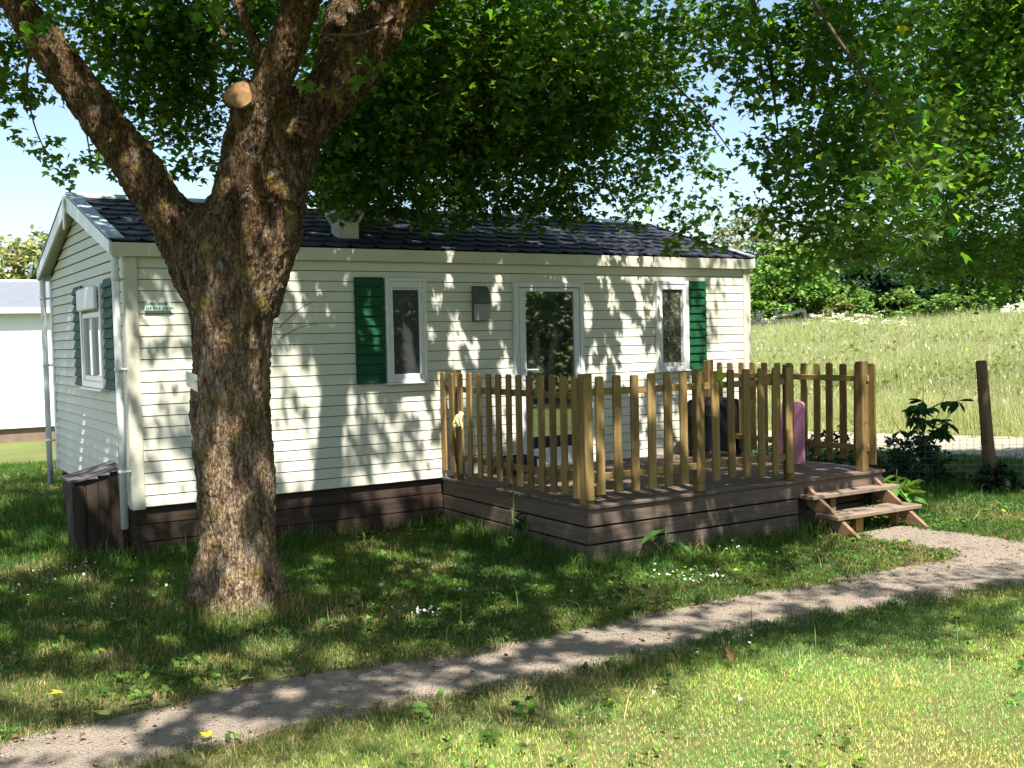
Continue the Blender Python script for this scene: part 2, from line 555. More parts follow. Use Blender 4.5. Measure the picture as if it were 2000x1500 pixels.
# corner boards
for (x, y) in ((0, 0), (HL, 0), (0, HW), (HL, HW)):
    sx = -1 if x == 0 else 1; sy = -1 if y == 0 else 1
    m = MB()
    x0, x1 = sorted((x - sx * .085, x + sx * .021)); y0, y1 = sorted((y + sy * .002, y + sy * .024))
    m.box(x0, x1, y0, y1, Z0 - .012, ZE - .005)
    x0, x1 = sorted((x + sx * .002, x + sx * .0235)); y0, y1 = sorted((y - sy * .085, y + sy * .0015))
    m.box(x0, x1, y0, y1, Z0 - .010, ZE - .008)
    m.build('corner_board', CREAM if y == 0 else WHITE, home, .003)
# skirting
m = MB()
for z in (0.0, .15, .30):
    m.box(.04, HL - .04, .03, .055, z + .006, z + .146 if z < .29 else Z0)
    m.box(.03, .055, .06, HW - .06, z + .006, z + .146 if z < .29 else Z0)
m.box(.06, HL - .06, .06, HW - .06, -.05, .44)
m.build('skirting', BROWNP, home, .003)

# roof: front slope of scalloped shingles, slabs below
X0, X1 = -.115, HL + .045
roof = MB()
th = .05


def rz(y):
    return EZ + (y - EY) * SLP if y <= RY else RZ - (y - RY) * SLP


roof.prism([(X0, EY, EZ - .012), (X0, RY, RZ - .012), (X0, 2 * RY - EY, EZ - .012), (X0, 2 * RY - EY, EZ - .05), (X0, RY, RZ - .05), (X0, EY, EZ - .05)], (X1 - X0, 0, 0))
rows, cols = 9, 27
slen = RY - EY
dy = slen / rows; dx = (X1 - X0) / cols
for side in (0, 1):
    for r in range(rows):
        yb = EY - .012 + r * dy; yt = yb + dy * 1.25
        off = (r % 2) * .5 * dx
        for c in range(-1, cols + 1):
            xa = X0 + c * dx + off; xb = xa + dx * .985
            pts = []
            for (u, v) in ((0, .40), (.10, .16), (.28, .02), (.5, 0), (.72, .02), (.90, .16), (1, .40), (1, 1), (0, 1)):
                x = min(max(xa + (xb - xa) * u, X0), X1)
                y = yb + (yt - yb) * v
                lift = .022 - .020 * v + .003 * ((c * 7 + r * 3) % 5) / 5
                pts.append((x, y, rz(y) + lift))
            xsx = [p[0] for p in pts]
            if max(xsx) - min(xsx) < dx * .12: continue
            if side: pts = [(p[0], 2 * RY - p[1], p[2]) for p in pts]
            pts2 = [(p[0], p[1], p[2] - .012) for p in pts[:7]]
            roof.quad(*pts)
            for q in range(6):
                roof.quad(pts2[q], pts2[q + 1], pts[q + 1], pts[q])
ro = roof.build('roof', ROOF, home)
m = MB()
m.prism([(X0 - .012, RY - .09, rz(RY - .09) + .024), (X0 - .012, RY, RZ + .042), (X0 - .012, RY + .09, rz(RY + .09) + .024), (X0 - .012, RY + .09, rz(RY + .09) + .012), (X0 - .012, RY, RZ + .028), (X0 - .012, RY - .09, rz(RY - .09) + .012)], (X1 - X0 + .024, 0, 0))
m.build('ridge_cap', ZINC, ro)
# roof vent
m = MB()
vx, vy, vw, vd = 2.135, .30, .20, .20
zb = rz(vy)
m.box(vx - vw / 2, vx + vw / 2, vy, vy + vd, zb - .02, zb + .17)
for sx in (-1, 1):
    for sy in (0, 1):
        m.bar((vx + sx * (vw / 2 - .008), vy + sy * vd + (.008 if not sy else -.008), zb + .165), (vx + sx * (vw / 2 + .033), vy + sy * vd + (-.03 if not sy else .03), zb + .255), .026, .026, (0, 1, 0))
m.box(vx - vw / 2 - .045, vx + vw / 2 + .045, vy - .04, vy + vd + .04, zb + .252, zb + .282)
m.prism([(vx, vy - .004, zb - .075), (vx + vw / 2 - .01, vy - .004, zb - .005), (vx - vw / 2 + .01, vy - .004, zb - .005)], (0, -.006, 0))
m.build('roof_vent', CREAM, ro, .002)

# fascia + bargeboards
m = MB(); m.box(X0 - .004, X1 + .004, EY - .013, EY, ZE - .012, EZ - .006); m.box(X0, X1, EY + .001, -.0165, ZE - .008, ZE + .02)
m.build('fascia_board', CREAM, home, .003)
m = MB(); m.box(X0, X1, HW + .08, HW + .10, ZE, EZ - .02); m.build('fascia_board', WHITE, home, .003)
for sx in (-1, 1):
    xx = X0 if sx < 0 else X1
    for yside in (0, 1):
        fy = (lambda y: y) if not yside else (lambda y: 2 * RY - y)
        m = MB()
        pts = [(xx, EY - .012, EZ + .004), (xx, RY - .003, RZ + .012), (xx, RY - .003, RZ - .14), (xx, EY - .012, EZ - .105)]
        m.prism([(p[0], fy(p[1]), p[2]) for p in pts], (sx * .022, 0, 0))
        b = m.build('bargeboard', WHITE, home, .002)
        m = MB()
        pts = [(xx + sx * .026, EY - .02, EZ + .025), (xx + sx * .026, RY - .09, rz(RY - .09) + .028), (xx - sx * .10, RY - .09, rz(RY - .09) + .028), (xx - sx * .10, EY - .02, EZ + .025)]
        m.prism([(p[0], fy(p[1]), p[2]) for p in pts], (0, 0, .010))
        m.build('verge_flashing', GREYMETAL, b)
        m = MB()
        m.quad(*[(p[0], fy(p[1]), p[2]) for p in [(xx, EY, EZ - .053), (xx, RY, RZ - .053), (0 if sx < 0 else HL, RY, RZ - .053), (0 if sx < 0 else HL, EY, EZ - .053)]])
        m.build('soffit', CREAM, home)
m = MB(); m.prism([(X0 - .026, RY - .045, RZ + .0), (X0 - .026, RY + .045, RZ + .0), (X0 - .026, RY + .04, RZ - .30), (X0 - .026, RY, RZ - .33), (X0 - .026, RY - .04, RZ - .30)], (-.016, 0, 0))
m.build('finial_board', WHITE, home, .002)


def frame_ring(mb, x0, x1, z0, z1, w, y0, y1, axis='y', wt=None):
    wt = wt or w
    if axis == 'y':
        mb.box(x0, x0 + w, y0, y1, z0, z1); mb.box(x1 - w, x1, y0, y1, z0, z1)
        mb.box(x0 + w, x1 - w, y0 + .001, y1 - .001, z0, z0 + w); mb.box(x0 + w, x1 - w, y0 + .001, y1 - .001, z1 - wt, z1)
    else:
        mb.box(y0, y1, x0, x0 + w, z0, z1); mb.box(y0, y1, x1 - w, x1, z0, z1)
        mb.box(y0 + .001, y1 - .001, x0 + w, x1 - w, z0, z0 + w); mb.box(y0 + .001, y1 - .001, x0 + w, x1 - w, z1 - wt, z1)


def louvre(x0, x1, z0, z1, y, axis='y', wave=False):
    mb = MB(); n = int(round((z1 - z0) / .09)); h = (z1 - z0) / n
    for i in range(n):
        a = z0 + i * h
        if axis == 'y':
            mb.prism([(x0, y, a), (x0, y - .030, a + .004), (x0, y - .016, a + h - .004), (x0, y, a + h - .004)], (x1 - x0, 0, 0))
        else:
            mb.prism([(y, x0, a), (y - .036, x0, a + .012), (y - .014, x0, a + h - .004), (y, x0, a + h - .004)], (0, x1 - x0, 0))
    if axis == 'y':
        mb.box(x0 + .004, x1 - .004, y - .012, y - .002, z0, z1)
    else:
        mb.box(y - .012, y - .002, x0 + .004, x1 - .004, z0, z1)
    return mb


# front windows
for (x0, x1, gx0, gx1, pane, sh) in ((2.335, 2.765, 2.41, 2.69, PANE_W, (2.03, 2.322)), (5.625, 6.085, 5.705, 5.975, PANE_F, (6.09, 6.355))):
    m = MB(); frame_ring(m, x0, x1, 1.41, 2.40, .035, -.052, -.004)
    m.box(x0 - .015, x1 + .015, -.072, -.004, 1.39, 1.408)
    win = m.build('window', WHITE, home, .004)
    m = MB(); frame_ring(m, x0 + .036, x1 - .036, 1.446, 2.364, gx0 - x0 - .036, -.045, -.004, wt=.06)
    m.build('sash', WHITE, win, .004)
    m = MB(); m.quad((gx0 - .01, -.024, 1.48), (gx1 + .01, -.024, 1.48), (gx1 + .01, -.024, 2.34), (gx0 - .01, -.024, 2.34)); m.build('pane', pane, win)
    if pane is PANE_W:
        m = MB(); m.box(gx0, gx1, -.036, -.025, 2.285, 2.30); m.build('blind_bar', WHITE, win)
    louvre(sh[0], sh[1], 1.405, 2.402, -.016).build('shutter', GREEN, home)
# gable window with roller box, shutters
m = MB(); frame_ring(m, .80, 1.78, 1.43, 2.37, .06, -.06, -.004, 'x')
m.box(-.085, -.004, .785, 1.795, 1.405, 1.428)
win = m.build('window', WHITE, home, .004)
m = MB(); m.box(-.098, -.062, .87, 1.71, 2.15, 2.355); m.build('roller_box', WHITE, win, .01)
m = MB(); frame_ring(m, .861, 1.719, 1.491, 2.128, .05, -.05, -.004, 'x'); m.box(-.05, -.005, 1.25, 1.31, 1.545, 2.07); m.build('sash', WHITE, win, .004)
m = MB(); m.quad((-.022, 1.68, 1.53), (-.022, .90, 1.53), (-.022, .90, 2.09), (-.022, 1.68, 2.09)); m.build('pane', glassmat('gable_glass', (.05, .05, .05), .28), win)
louvre(.36, .76, 1.425, 2.405, -.018, 'x').build('shutter', GREEN, home)
louvre(1.82, 2.22, 1.425, 2.405, -.018, 'x').build('shutter', GREEN, home)
# door
m = MB(); frame_ring(m, 3.765, 4.63, .452, 2.37, .05, -.05, -.004)
dr = m.build('door', WHITE, home, .004)
m = MB()
m.box(3.822, 3.90, -.044, -.004, .50, 2.312); m.box(4.505, 4.573, -.044, -.004, .50, 2.312)
m.box(3.901, 4.504, -.043, -.004, 2.275, 2.312); m.box(3.901, 4.504, -.043, -.004, .50, .66)
m.build('door_leaf', WHITE, dr, .004)
m = MB(); m.quad((3.895, -.024, .65), (4.51, -.024, .65), (4.51, -.024, 2.28), (3.895, -.024, 2.28)); m.build('pane', PANE_D, dr)
m = MB(); m.box(3.90, 4.505, -.034, -.0245, .662, .78); m.build('kick_strip', BLUE, dr)
m = MB(); m.box(3.85, 3.884, -.054, -.044, 1.38, 1.60); m.tube([(3.868, -.05, 1.477), (3.868, -.095, 1.477), (3.89, -.10, 1.477), (4.00, -.10, 1.474)], .009, 8)
m.build('handle', STEEL, dr)
# wall lamp
m = MB(); prof = [(0, 0), (-.085, 0), (-.105, .10), (-.105, .24), (-.085, .31), (-.04, .345), (0, .35)]
m.prism([(3.285, -.018 + a, 1.975 + b) for a, b in prof[:1] + [(-.02, 0), (-.02, .35)] + prof[-1:]], (.16, 0, 0))
lamp = m.build('wall_lamp', HOOD, home, .002)
m = MB(); m.prism([(3.287, -.038, 2.15), (3.287, -.125, 2.15), (3.287, -.115, 2.24), (3.287, -.08, 2.31), (3.287, -.038, 2.325)], (.156, 0, 0)); m.build('hood', HOOD, lamp, .006)
m = MB(); m.prism([(3.292, -.039, 1.985), (3.292, -.095, 1.985), (3.292, -.122, 2.08), (3.292, -.122, 2.148), (3.292, -.039, 2.148)], (.146, 0, 0)); m.build('lamp_lens', LENS, lamp, .006)
# gutter downpipes
for (x, y, zb) in ((-.085, -.005, .29), (-.085, HW + .03, .27)):
    m = MB(); m.tube([(x, y, ZE + .10), (x, y, ZE - .1), (x, y, 1.4), (x, y, zb)], .031, 14)
    for zc in (.75, 1.6, 2.35):
        m.tube([(x, y, zc), (x, y, zc + .03)], .037, 14); m.bar((x, y, zc + .015), (x + (.08 if x < 0 else -.08), y, zc + .015), .02, .02)
    m.build('downpipe', WHITE, home, 0, True)
m = MB(); m.tube([(HL + .06, .05, 1.95), (HL + .06, .05, .3)], .022, 10); m.build('drain_pipe', ZINC, home, 0, True)
# small sign by the corner: pale plate with two lines of little green letters
m = MB(); m.box(.135, .352, -.026, -.0175, 2.10, 2.185); sg = m.build('name_sign', SIGNW, home, .002)
m = MB()
for (x, z, h, ws) in ((.160, 2.150, .018, (11, 9, 10, 12, 8, 0, 11, 9, 12, 10, 9, 11)), (.146, 2.110, .022, (13, 10, 13, 0, 16, 12, 9, 13, 0, 8, 12, 0, 14, 10, 13, 12))):
    for i_, w_ in enumerate(ws):
        w_ = w_ / 1000.0
        if w_:
            m.box(x, x + w_, -.0285, -.0265, z, z + h * (1 if i_ % 3 else .55)); m.box(x + .002, x + w_ * .45, -.029, -.0287, z, z + h)
        x += w_ + .004 if w_ else .008
m.build('sign_lettering', SIGNG, sg)

# brown lidded box at the gable
bx = thing('wooden_box', (-.22, .5, 0), 'dark brown plank box with sloping lid standing against the gable wall', 'wooden box')
m = MB()
for i in range(4):
    y0 = .315
    x0 = -.415 + i * .097
    zt = .665 + (x0 + .415) * .25
    m.box(x0, x0 + .093, .315, .335, 0, zt)
for i in range(4):
    m.box(-.415, -.397, .337 + i * .095, .337 + i * .095 + .091, 0, .655)
m.box(-.395, -.035, .337, .70, 0, .64)
m.build('box_body', BROWNV, bx, .003)
m = MB(); m.box(-.435, -.345, .297, .312, 0, .64); m.build('corner_batten', BROWNV, bx, .002)
m = MB(); m.prism([(-.445, .285, .662), (-.03, .285, .768), (-.03, .285, .793), (-.445, .285, .687)], (0, .45, 0)); m.build('lid', wood('lid_wood', (.06, .05, .055), (.12, .10, .10), 'x', .7, .6, 0), bx, .003)

# ================================================================ TERRACE
DX0, DX1, DY = 2.92, 6.42, -2.405
dk = thing('terrace_deck', (4.67, -1.2, 0), 'raised brown plank terrace in front of the glazed door', 'deck')
m = MB(); nb = 17; bw = 2.43 / nb
for i in range(nb):
    y0 = DY - .025 + i * bw
    m.box(DX0 - .02, DX1 + .02, y0, y0 + bw - .008, .437 + .002 * (i % 3), .462 + .0015 * ((i * 5) % 3))
m.build('deck_boards', DECKX, dk, .003)
m = MB()
for (za, zb_) in ((.300, .436), (.158, .284), (.0, .142)):
    m.box(DX0 + .002, 5.27 if zb_ < .4 else DX1, DY - .002, DY + .028, za, zb_)
for (za, zb_) in ((.158, .284), (.0, .142)):
    m.box(5.30, DX1 - .02, DY + .16, DY + .19, za, zb_)
m.build('front_boards', DECKX, dk, .003)
m = MB()
for (za, zb_) in ((.300, .436), (.158, .284), (.0, .142)):
    m.box(DX0 - .001, DX0 + .027, DY + .03, -.002, za, zb_)
m.build('side_boards', DECKY, dk, .003)
m = MB()
for (za, zb_) in ((.300, .436), (.158, .284), (.0, .142)):
    m.box(DX1 - .028, DX1 + .001, DY + .03, -.002, za, zb_)
m.build('side_boards', DECKY, dk, .003)
m = MB()
for x in (DX0 + .06, 4.1, 5.29, 5.36, DX1 - .08):
    for y in (DY + .06, -1.2, -.08): m.box(x - .035, x + .035, y - .03, y + .03, 0, .434)
m.box(DX0 + .1, DX1 - .1, DY + .28, -.1, .2, .40)
m.build('joist_frame', BROWNP, dk)

# ---- picket fences


def picket_mesh(out):
    """one board 1 m tall, thin along 'out' axis"""
    w, t, h = .079, .022, .95
    mb = MB()
    if out == 'y': mb.prism([(-w / 2, -t / 2, 0), (w / 2, -t / 2, 0), (w / 2, -t / 2, h - .012), (w / 2 - .01, -t / 2, h), (-w / 2 + .01, -t / 2, h), (-w / 2, -t / 2, h - .012)], (0, t, 0))
    else: mb.prism([(-t / 2, -w / 2, 0), (-t / 2, w / 2, 0), (-t / 2, w / 2, h - .012), (-t / 2, w / 2 - .01, h), (-t / 2, -w / 2 + .01, h), (-t / 2, -w / 2, h - .012)], (t, 0, 0))
    return mb


def fence(loc, label, pickets, posts, rails, out):
    f = thing('picket_fence', loc, label, 'fence', 'picket fences round the terrace')
    L = Vector(loc)
    first = None
    for (x, y, zb, zt) in pickets:
        if first is None:
            first = picket_mesh(out).build('picket', PICKET, None, .003); o = first
        else:
            o = first.copy(); COL.objects.link(o)
        o.parent = f; ORG[o] = L
        o.location = Vector((x, y, zb)) - L
        o.scale = (1, 1, (zt - zb) / .95)
        o.rotation_euler = (rng.normal(0, .004), rng.normal(0, .004), rng.normal(0, .02))
    for (x, y, zb, zt, s) in posts:
        mb = MB(); mb.box(x - s / 2, x + s / 2, y - s / 2, y + s / 2, zb, zt); mb.build('post', PICKET, f, .005)
    for (a, b, mat) in rails:
        mb = MB(); mb.bar(a, b, .03, .055); mb.build('rail', mat, f, .003)
    return f


py = [-.06, -.235, -.40, -.57, -.75, -.92, -1.09, -1.26, -1.43, -1.60, -1.78, -1.95, -2.11, -2.27]
fence((2.93, -1.2, .462), 'left picket fence running from the cream wall out to the corner post', [(2.915, y, .53 + rng.normal(0, .008), 1.487 + rng.normal(0, .004)) for y in py],
      [(2.967, -.24, .463, 1.508, .075)], [((2.945, -.03, 1.328), (2.945, -2.30, 1.328), PINEY), ((2.945, -.03, .675), (2.945, -2.30, .675), PINEY)], 'x')
px = [2.95, 3.06, 3.235, 3.41, 3.585, 3.76, 3.93, 4.115, 4.29, 4.47, 4.65, 4.825, 4.995, 5.175]
fence((4.07, -2.35, .462), 'front picket fence along the terrace edge facing the path', [(x, -2.402, (.545 if i else .50) + rng.normal(0, .008), 1.487 + rng.normal(0, .004)) for i, x in enumerate(px)],
      [(2.955, -2.352, .463, 1.508, .085), (4.135, -2.352, .463, 1.508, .075), (5.215, -2.352, .463, 1.506, .075)],
      [((2.95, -2.376, 1.362), (5.24, -2.376, 1.362), PINEX), ((2.95, -2.376, .685), (5.24, -2.376, .685), PINEX)], 'y')
pr_ = [-.18, -.36, -.53, -.70, -.87, -1.04, -1.214, -1.399, -1.587, -1.756, -1.914, -2.087, -2.255, -2.44]
fence((6.2, -1.3, .462), 'right picket fence beside the steps seen from inside with the meadow behind', [(6.245, y, .54 + rng.normal(0, .008), 1.487 + rng.normal(0, .004)) for y in pr_],
      [(6.19, -.24, .463, 1.508, .08), (6.192, -2.36, .463, 1.51, .088)],
      [((6.215, -.03, 1.345), (6.215, -2.42, 1.345), PINEY), ((6.215, -.03, .68), (6.215, -2.42, .68), PINEY)], 'x')

# ---- steps
st = thing('wooden_steps', (5.85, -2.7, 0), 'two tread open wooden steps leading down from the terrace to the path', 'steps')
for (y0, z, x0, x1) in ((-2.58, .33, 5.27, 6.46), (-2.84, .175, 5.30, 6.44)):
    m = MB(); m.box(x0, x1, y0, y0 + .125, z - .035, z); m.box(x0 + .003, x1 - .004, y0 + .132, y0 + .265 - (.10 if y0 > -2.6 else 0), z - .035, z - .001)
    m.build('tread', STEPW, st, .004)
for x in (5.36, 6.27):
    m = MB(); m.prism([(x, -2.425, .40), (x, -2.425, .235), (x, -2.82, 0), (x, -3.02, 0)], (.04, 0, 0)); m.build('stringer', STRINGW, st, .003)
for (x, y, w, d, z1) in ((5.60, -2.50, .07, .05, .29), (5.68, -2.72, .10, .07, .138), (5.52, -2.68, .05, .05, .138), (6.22, -2.70, .045, .09, .138)):
    m = MB(); m.box(x - w / 2, x + w / 2, y - d / 2, y + d / 2, 0, z1); m.build('support_post', PICKET, st, .003)

# ---- things on the terrace
gr = thing('covered_grill', (6.08, -.42, .462), 'black covered barbecue trolley on the terrace under the right window', 'barbecue')
m = MB()
prof = [(-.27, 0, .30), (-.26, .34, .26), (-.25, .46, .27), (-.24, .56, .22), (-.12, .645, .14), (.02, .66, .12)]
secs = []
for (zf, sxw, syw) in ((.08, .30, .21), (.30, .305, .215), (.46, .315, .22), (.56, .295, .20), (.62, .24, .16), (.645, .10, .07)):
    ring = []
    for k in range(20):
        a = 2 * math.pi * k / 20; c, s_ = math.cos(a), math.sin(a); p = .38
        wob = 1 + .05 * math.sin(5 * a + zf * 9) + .03 * math.sin(9 * a)
        ring.append((6.08 + sxw * math.copysign(abs(c) ** p, c) * wob, -.42 + syw * math.copysign(abs(s_) ** p, s_) * wob, .462 + zf))
    secs.append(ring)
for a, b in zip(secs[:-1], secs[1:]):
    for k in range(20): m.quad(a[k], a[(k + 1) % 20], b[(k + 1) % 20], b[k])
m.quad(*secs[-1])
bm_ = m.build('cover', BLACK, gr, 0, True)
for (x, y) in ((5.87, -.56), (6.29, -.56), (5.87, -.28), (6.29, -.28)):
    m = MB(); m.tube([(x, y, .463), (x, y, .62)], .016, 8); m.build('leg', DGREY, gr)
for x in (5.85, 6.31):
    m = MB(); m.tube([(x - .012, -.58, .515), (x + .012, -.58, .515)], .05, 16); m.build('wheel', DGREY, gr)
m = MB(); m.tube([(6.37, -.55, 1.02), (6.43, -.52, 1.03), (6.43, -.32, 1.03), (6.37, -.29, 1.02)], .012, 8); m.build('handle', STEEL, gr)

pk = thing('foam_board', (6.2, -1.56, .462), 'pink board standing on the terrace against the right picket fence', 'board')
m = MB(); m.prism([(6.135, -1.70, .465), (6.19, -1.655, 1.06), (6.193, -1.64, 1.085), (6.195, -1.61, 1.096), (6.195, -1.39, 1.096), (6.193, -1.36, 1.08), (6.15, -1.33, .465)], (-.028, 0, .003))
m.build('board_slab', PINK, pk, .004)
m = MB(); m.prism([(6.1255, -1.47, .60), (6.135, -1.43, .90), (6.1275, -1.40, .60)], (-.004, 0, 0)); m.build('stripe', paint('pale_pink', (.75, .42, .58), .6), pk)

cr = thing('crate', (3.62, -.22, .462), 'dark blue plastic crate on the terrace left of the door', 'crate')
m = MB(); x0, x1, y0, y1 = 3.44, 3.78, -.38, -.10
for (a, b, c, d) in ((x0, x1, y0, y0 + .015), (x0, x1, y1 - .015, y1), (x0, x0 + .015, y0 + .016, y1 - .016), (x1 - .015, x1, y0 + .016, y1 - .016)):
    m.box(a, b, c, d, .463, .60); 
for k in range(5): m.box(x0 + .03 + k * .065, x0 + .05 + k * .065, y0 - .006, y0 - .0005, .48, .59)
m.box(x0 + .016, x1 - .016, y0 + .016, y1 - .016, .463, .475); m.build('crate_body', BLUE, cr)
m = MB(); m.box(x0 - .012, x1 + .012, y0 - .012, y0 + .0, .601, .625); m.box(x0 - .012, x1 + .012, y1, y1 + .012, .601, .625); m.box(x0 - .012, x0, y0, y1, .601, .625); m.box(x1, x1 + .012, y0, y1, .601, .625); m.build('rim', BLUE, cr)

cl = MB(); nseg = 10; g0 = []
for i in range(nseg + 1):
    row = []
    for j in range(nseg + 1):
        u, v = i / nseg, j / nseg
        yy = -.50 + .17 * u + .02 * math.sin(v * 5)
        zz = 1.12 - .15 * v * (1 - .35 * u) - .02 * (u - .3) ** 2 * 9 + .01 * math.sin(u * 9)
        xx = 2.893 - .02 * math.sin(u * 7 + v * 2) ** 2 - .015 * v
        row.append((xx, yy, zz))
    g0.append(row)
for i in range(nseg):
    for j in range(nseg): cl.quad(g0[i][j], g0[i + 1][j], g0[i + 1][j + 1], g0[i][j + 1])
c_ = cl.build('cloth', YELLOW, None, 0, True)
c_.modifiers.new('thick', 'SOLIDIFY').thickness = .006
tag(c_, 'small pale yellow cloth caught on the left picket fence', 'cloth')

# ================================================================ THE BIG MAPLE
TD = 7.28
maple = thing('maple_tree', (.215, -2.1, 0), 'big forked tree with lichened trunk standing in front of the mobile home', 'tree')
sk = MB()


def limb(pts, n=18):
    """pts: (photo x, photo y, depth, radius in photo px at that depth)"""
    P = [at(a, b, d) for a, b, d, r in pts]; R_ = [r / FPX * d for a, b, d, r in pts]
    # Catmull-Rom refine
    PP, RR = [], []
    k = len(P)
    for i in range(k - 1):
        p0, p1, p2, p3 = P[max(i - 1, 0)], P[i], P[i + 1], P[min(i + 2, k - 1)]
        for q in range(5):
            t = q / 5
            PP.append(.5 * ((2 * p1) + (-p0 + p2) * t + (2 * p0 - 5 * p1 + 4 * p2 - p3) * t * t + (-p0 + 3 * p1 - 3 * p2 + p3) * t ** 3))
            RR.append(R_[i] * (1 - t) + R_[i + 1] * t)
    PP.append(P[-1]); RR.append(R_[-1])
    sk.tube(PP, RR, n)


limb([(466, 1235, 7.28, 88), (467, 1160, 7.28, 84), (467, 1080, 7.28, 80), (465, 1000, 7.28, 79), (459, 900, 7.28, 80), (454, 800, 7.28, 79), (451, 700, 7.28, 79), (452, 620, 7.28, 83), (452, 560, 7.28, 92), (452, 500, 7.28, 102), (468, 440, 7.28, 92), (480, 400, 7.28, 70)], 28)
# left limb
limb([(452, 640, 7.28, 66), (415, 545, 7.27, 76), (372, 470, 7.25, 66), (318, 400, 7.2, 52), (262, 318, 7.15, 46), (205, 240, 7.1, 44), (150, 165, 7.05, 42), (100, 95, 7.0, 41), (50, 25, 6.95, 39), (0, -50, 6.9, 37), (-90, -170, 6.8, 32), (-200, -280, 6.6, 26), (-380, -400, 6.4, 18), (-600, -480, 6.2, 8)])
# middle stem
limb([(462, 600, 7.28, 80), (468, 480, 7.25, 82), (474, 400, 7.22, 68), (482, 320, 7.2, 58), (500, 235, 7.15, 53), (535, 150, 7.1, 44), (562, 80, 7.05, 42), (585, 0, 7.0, 41), (600, -100, 6.9, 38), (590, -240, 6.7, 33), (640, -420, 6.3, 24), (600, -620, 5.8, 16), (560, -800, 5.4, 7)])
# right stem
limb([(470, 600, 7.3, 80), (505, 490, 7.3, 82), (535, 410, 7.32, 64), (553, 330, 7.35, 59), (580, 255, 7.38, 60), (632, 190, 7.42, 57), (690, 125, 7.45, 57), (728, 65, 7.48, 52), (790, 10, 7.5, 44), (880, -50, 7.5, 36), (1020, -130, 7.4, 28), (1220, -190, 7.2, 20), (1500, -200, 6.9, 12), (1800, -180, 6.6, 5)])
limb([(478, 590, 7.28, 58), (500, 530, 7.28, 66), (524, 470, 7.28, 68), (545, 400, 7.29, 60), (560, 330, 7.32, 56), (590, 240, 7.36, 54), (640, 180, 7.42, 50)])
limb([(470, 520, 7.24, 70), (510, 420, 7.22, 62), (522, 350, 7.24, 52), (540, 270, 7.26, 44)])
limb([(640, 190, 7.45, 46), (655, 110, 7.6, 44), (672, 30, 7.8, 38), (690, -60, 8.1, 32), (760, -160, 8.6, 25), (860, -220, 9.3, 18), (960, -260, 10, 9)])
limb([(732, 66, 7.42, 40), (768, 72, 7.45, 26), (778, 90, 7.47, 10)])
# side branches of the middle stem
limb([(520, 175, 7.15, 26), (506, 110, 7.2, 17), (486, 55, 7.3, 15), (462, 5, 7.4, 14), (440, -60, 7.6, 13), (400, -180, 7.9, 10), (330, -260, 8.4, 5)])
limb([(505, 215, 7.15, 22), (476, 150, 7.25, 9), (448, 95, 7.35, 7), (425, 40, 7.5, 6), (400, -40, 7.7, 5)])
# sawn stub
limb([(500, 260, 7.18, 34), (480, 215, 7.08, 30), (467, 190, 6.98, 26)])
# root flare
for (a, b, r, e) in ((375, 1205, 26, 60), (430, 1222, 30, 55), (505, 1218, 26, 60), (552, 1190, 20, 55)):
    limb([(466 + (a - 466) * .35, 1040, 7.2, 44), (466 + (a - 466) * .72, 1130, 7.2, 36), (a, b - 12, 7.2 - (b - 1195) * .004, r), (a + (a - 466) * .35, b + 26, 7.15 - (b - 1195) * .006, r * .5)], 12)
me = bpy.data.meshes.new('trunk'); me.from_pydata(sk.v, [], sk.f)
tmp = bpy.data.objects.new('tmp_trunk', me); COL.objects.link(tmp)
md = tmp.modifiers.new('r', 'REMESH'); md.mode = 'VOXEL'; md.voxel_size = .011; md.use_smooth_shade = True
sm = tmp.modifiers.new('s', 'SMOOTH'); sm.factor = .5; sm.iterations = 12
dg = bpy.context.evaluated_depsgraph_get()
tm = bpy.data.meshes.new_from_object(tmp.evaluated_get(dg))
bpy.data.objects.remove(tmp); bpy.data.meshes.remove(me)
nv = len(tm.vertices)
co = np.empty(nv * 3, np.float32); tm.vertices.foreach_get('co', co); co = co.reshape(-1, 3)
no = np.empty(nv * 3, np.float32); tm.vertex_normals.foreach_get('vector', no); no = no.reshape(-1, 3)
ridge = np.abs(vnoise(co[:, 0] * 20, co[:, 1] * 20, co[:, 2] * 4.5) - .5) * 2
d = .020 * (ridge - .35) + .05 * (vnoise(co[:, 0] * 5, co[:, 1] * 5, co[:, 2] * 2.2) - .5) + .018 * (vnoise(co[:, 0] * 42, co[:, 1] * 42, co[:, 2] * 18) - .5) + .016 * (vnoise(co[:, 0] * 80, co[:, 1] * 80, co[:, 2] * 45) - .5) - .018
thin = np.clip(np.hypot(co[:, 0] - .2, co[:, 1] + 2.1), 0, 3)
d *= np.where(co[:, 2] < 3.2, 1, np.clip(1.35 - .35 * thin, .25, 1))
co = co + no * d[:, None]
co -= np.array(ORG[maple], np.float32)
tm.vertices.foreach_set('co', co.ravel()); tm.update(); tm.materials.clear(); tm.materials.append(BARK); tm.name = 'trunk'
tm.polygons.foreach_set('use_smooth', np.ones(len(tm.polygons), bool))
trunk = link('trunk', tm, maple); ORG[trunk] = ORG[maple]
m = MB(); c0 = at(467, 187, 6.955); ax = Vector(at(462, 178, 6.80) - at(480, 215, 7.08)).normalized()
rings = []
a_ = ax.cross(Vector((0, 0, 1))).normalized(); b_ = ax.cross(a_)
for rr, hh in ((.088, -.03), (.09, .010), (.085, .018), (.055, .02), (.02, .022)):
    rings.append([Vector(c0) + ax * hh + (a_ * math.cos(t) + b_ * math.sin(t)) * rr * (1 + .09 * math.sin(3 * t + 1) + .05 * math.sin(5 * t)) for t in [2 * math.pi * q / 22 for q in range(22)]])
for A, B in zip(rings[:-1], rings[1:]):
    for q in range(22): m.quad(A[q], A[(q + 1) % 22], B[(q + 1) % 22], B[q])
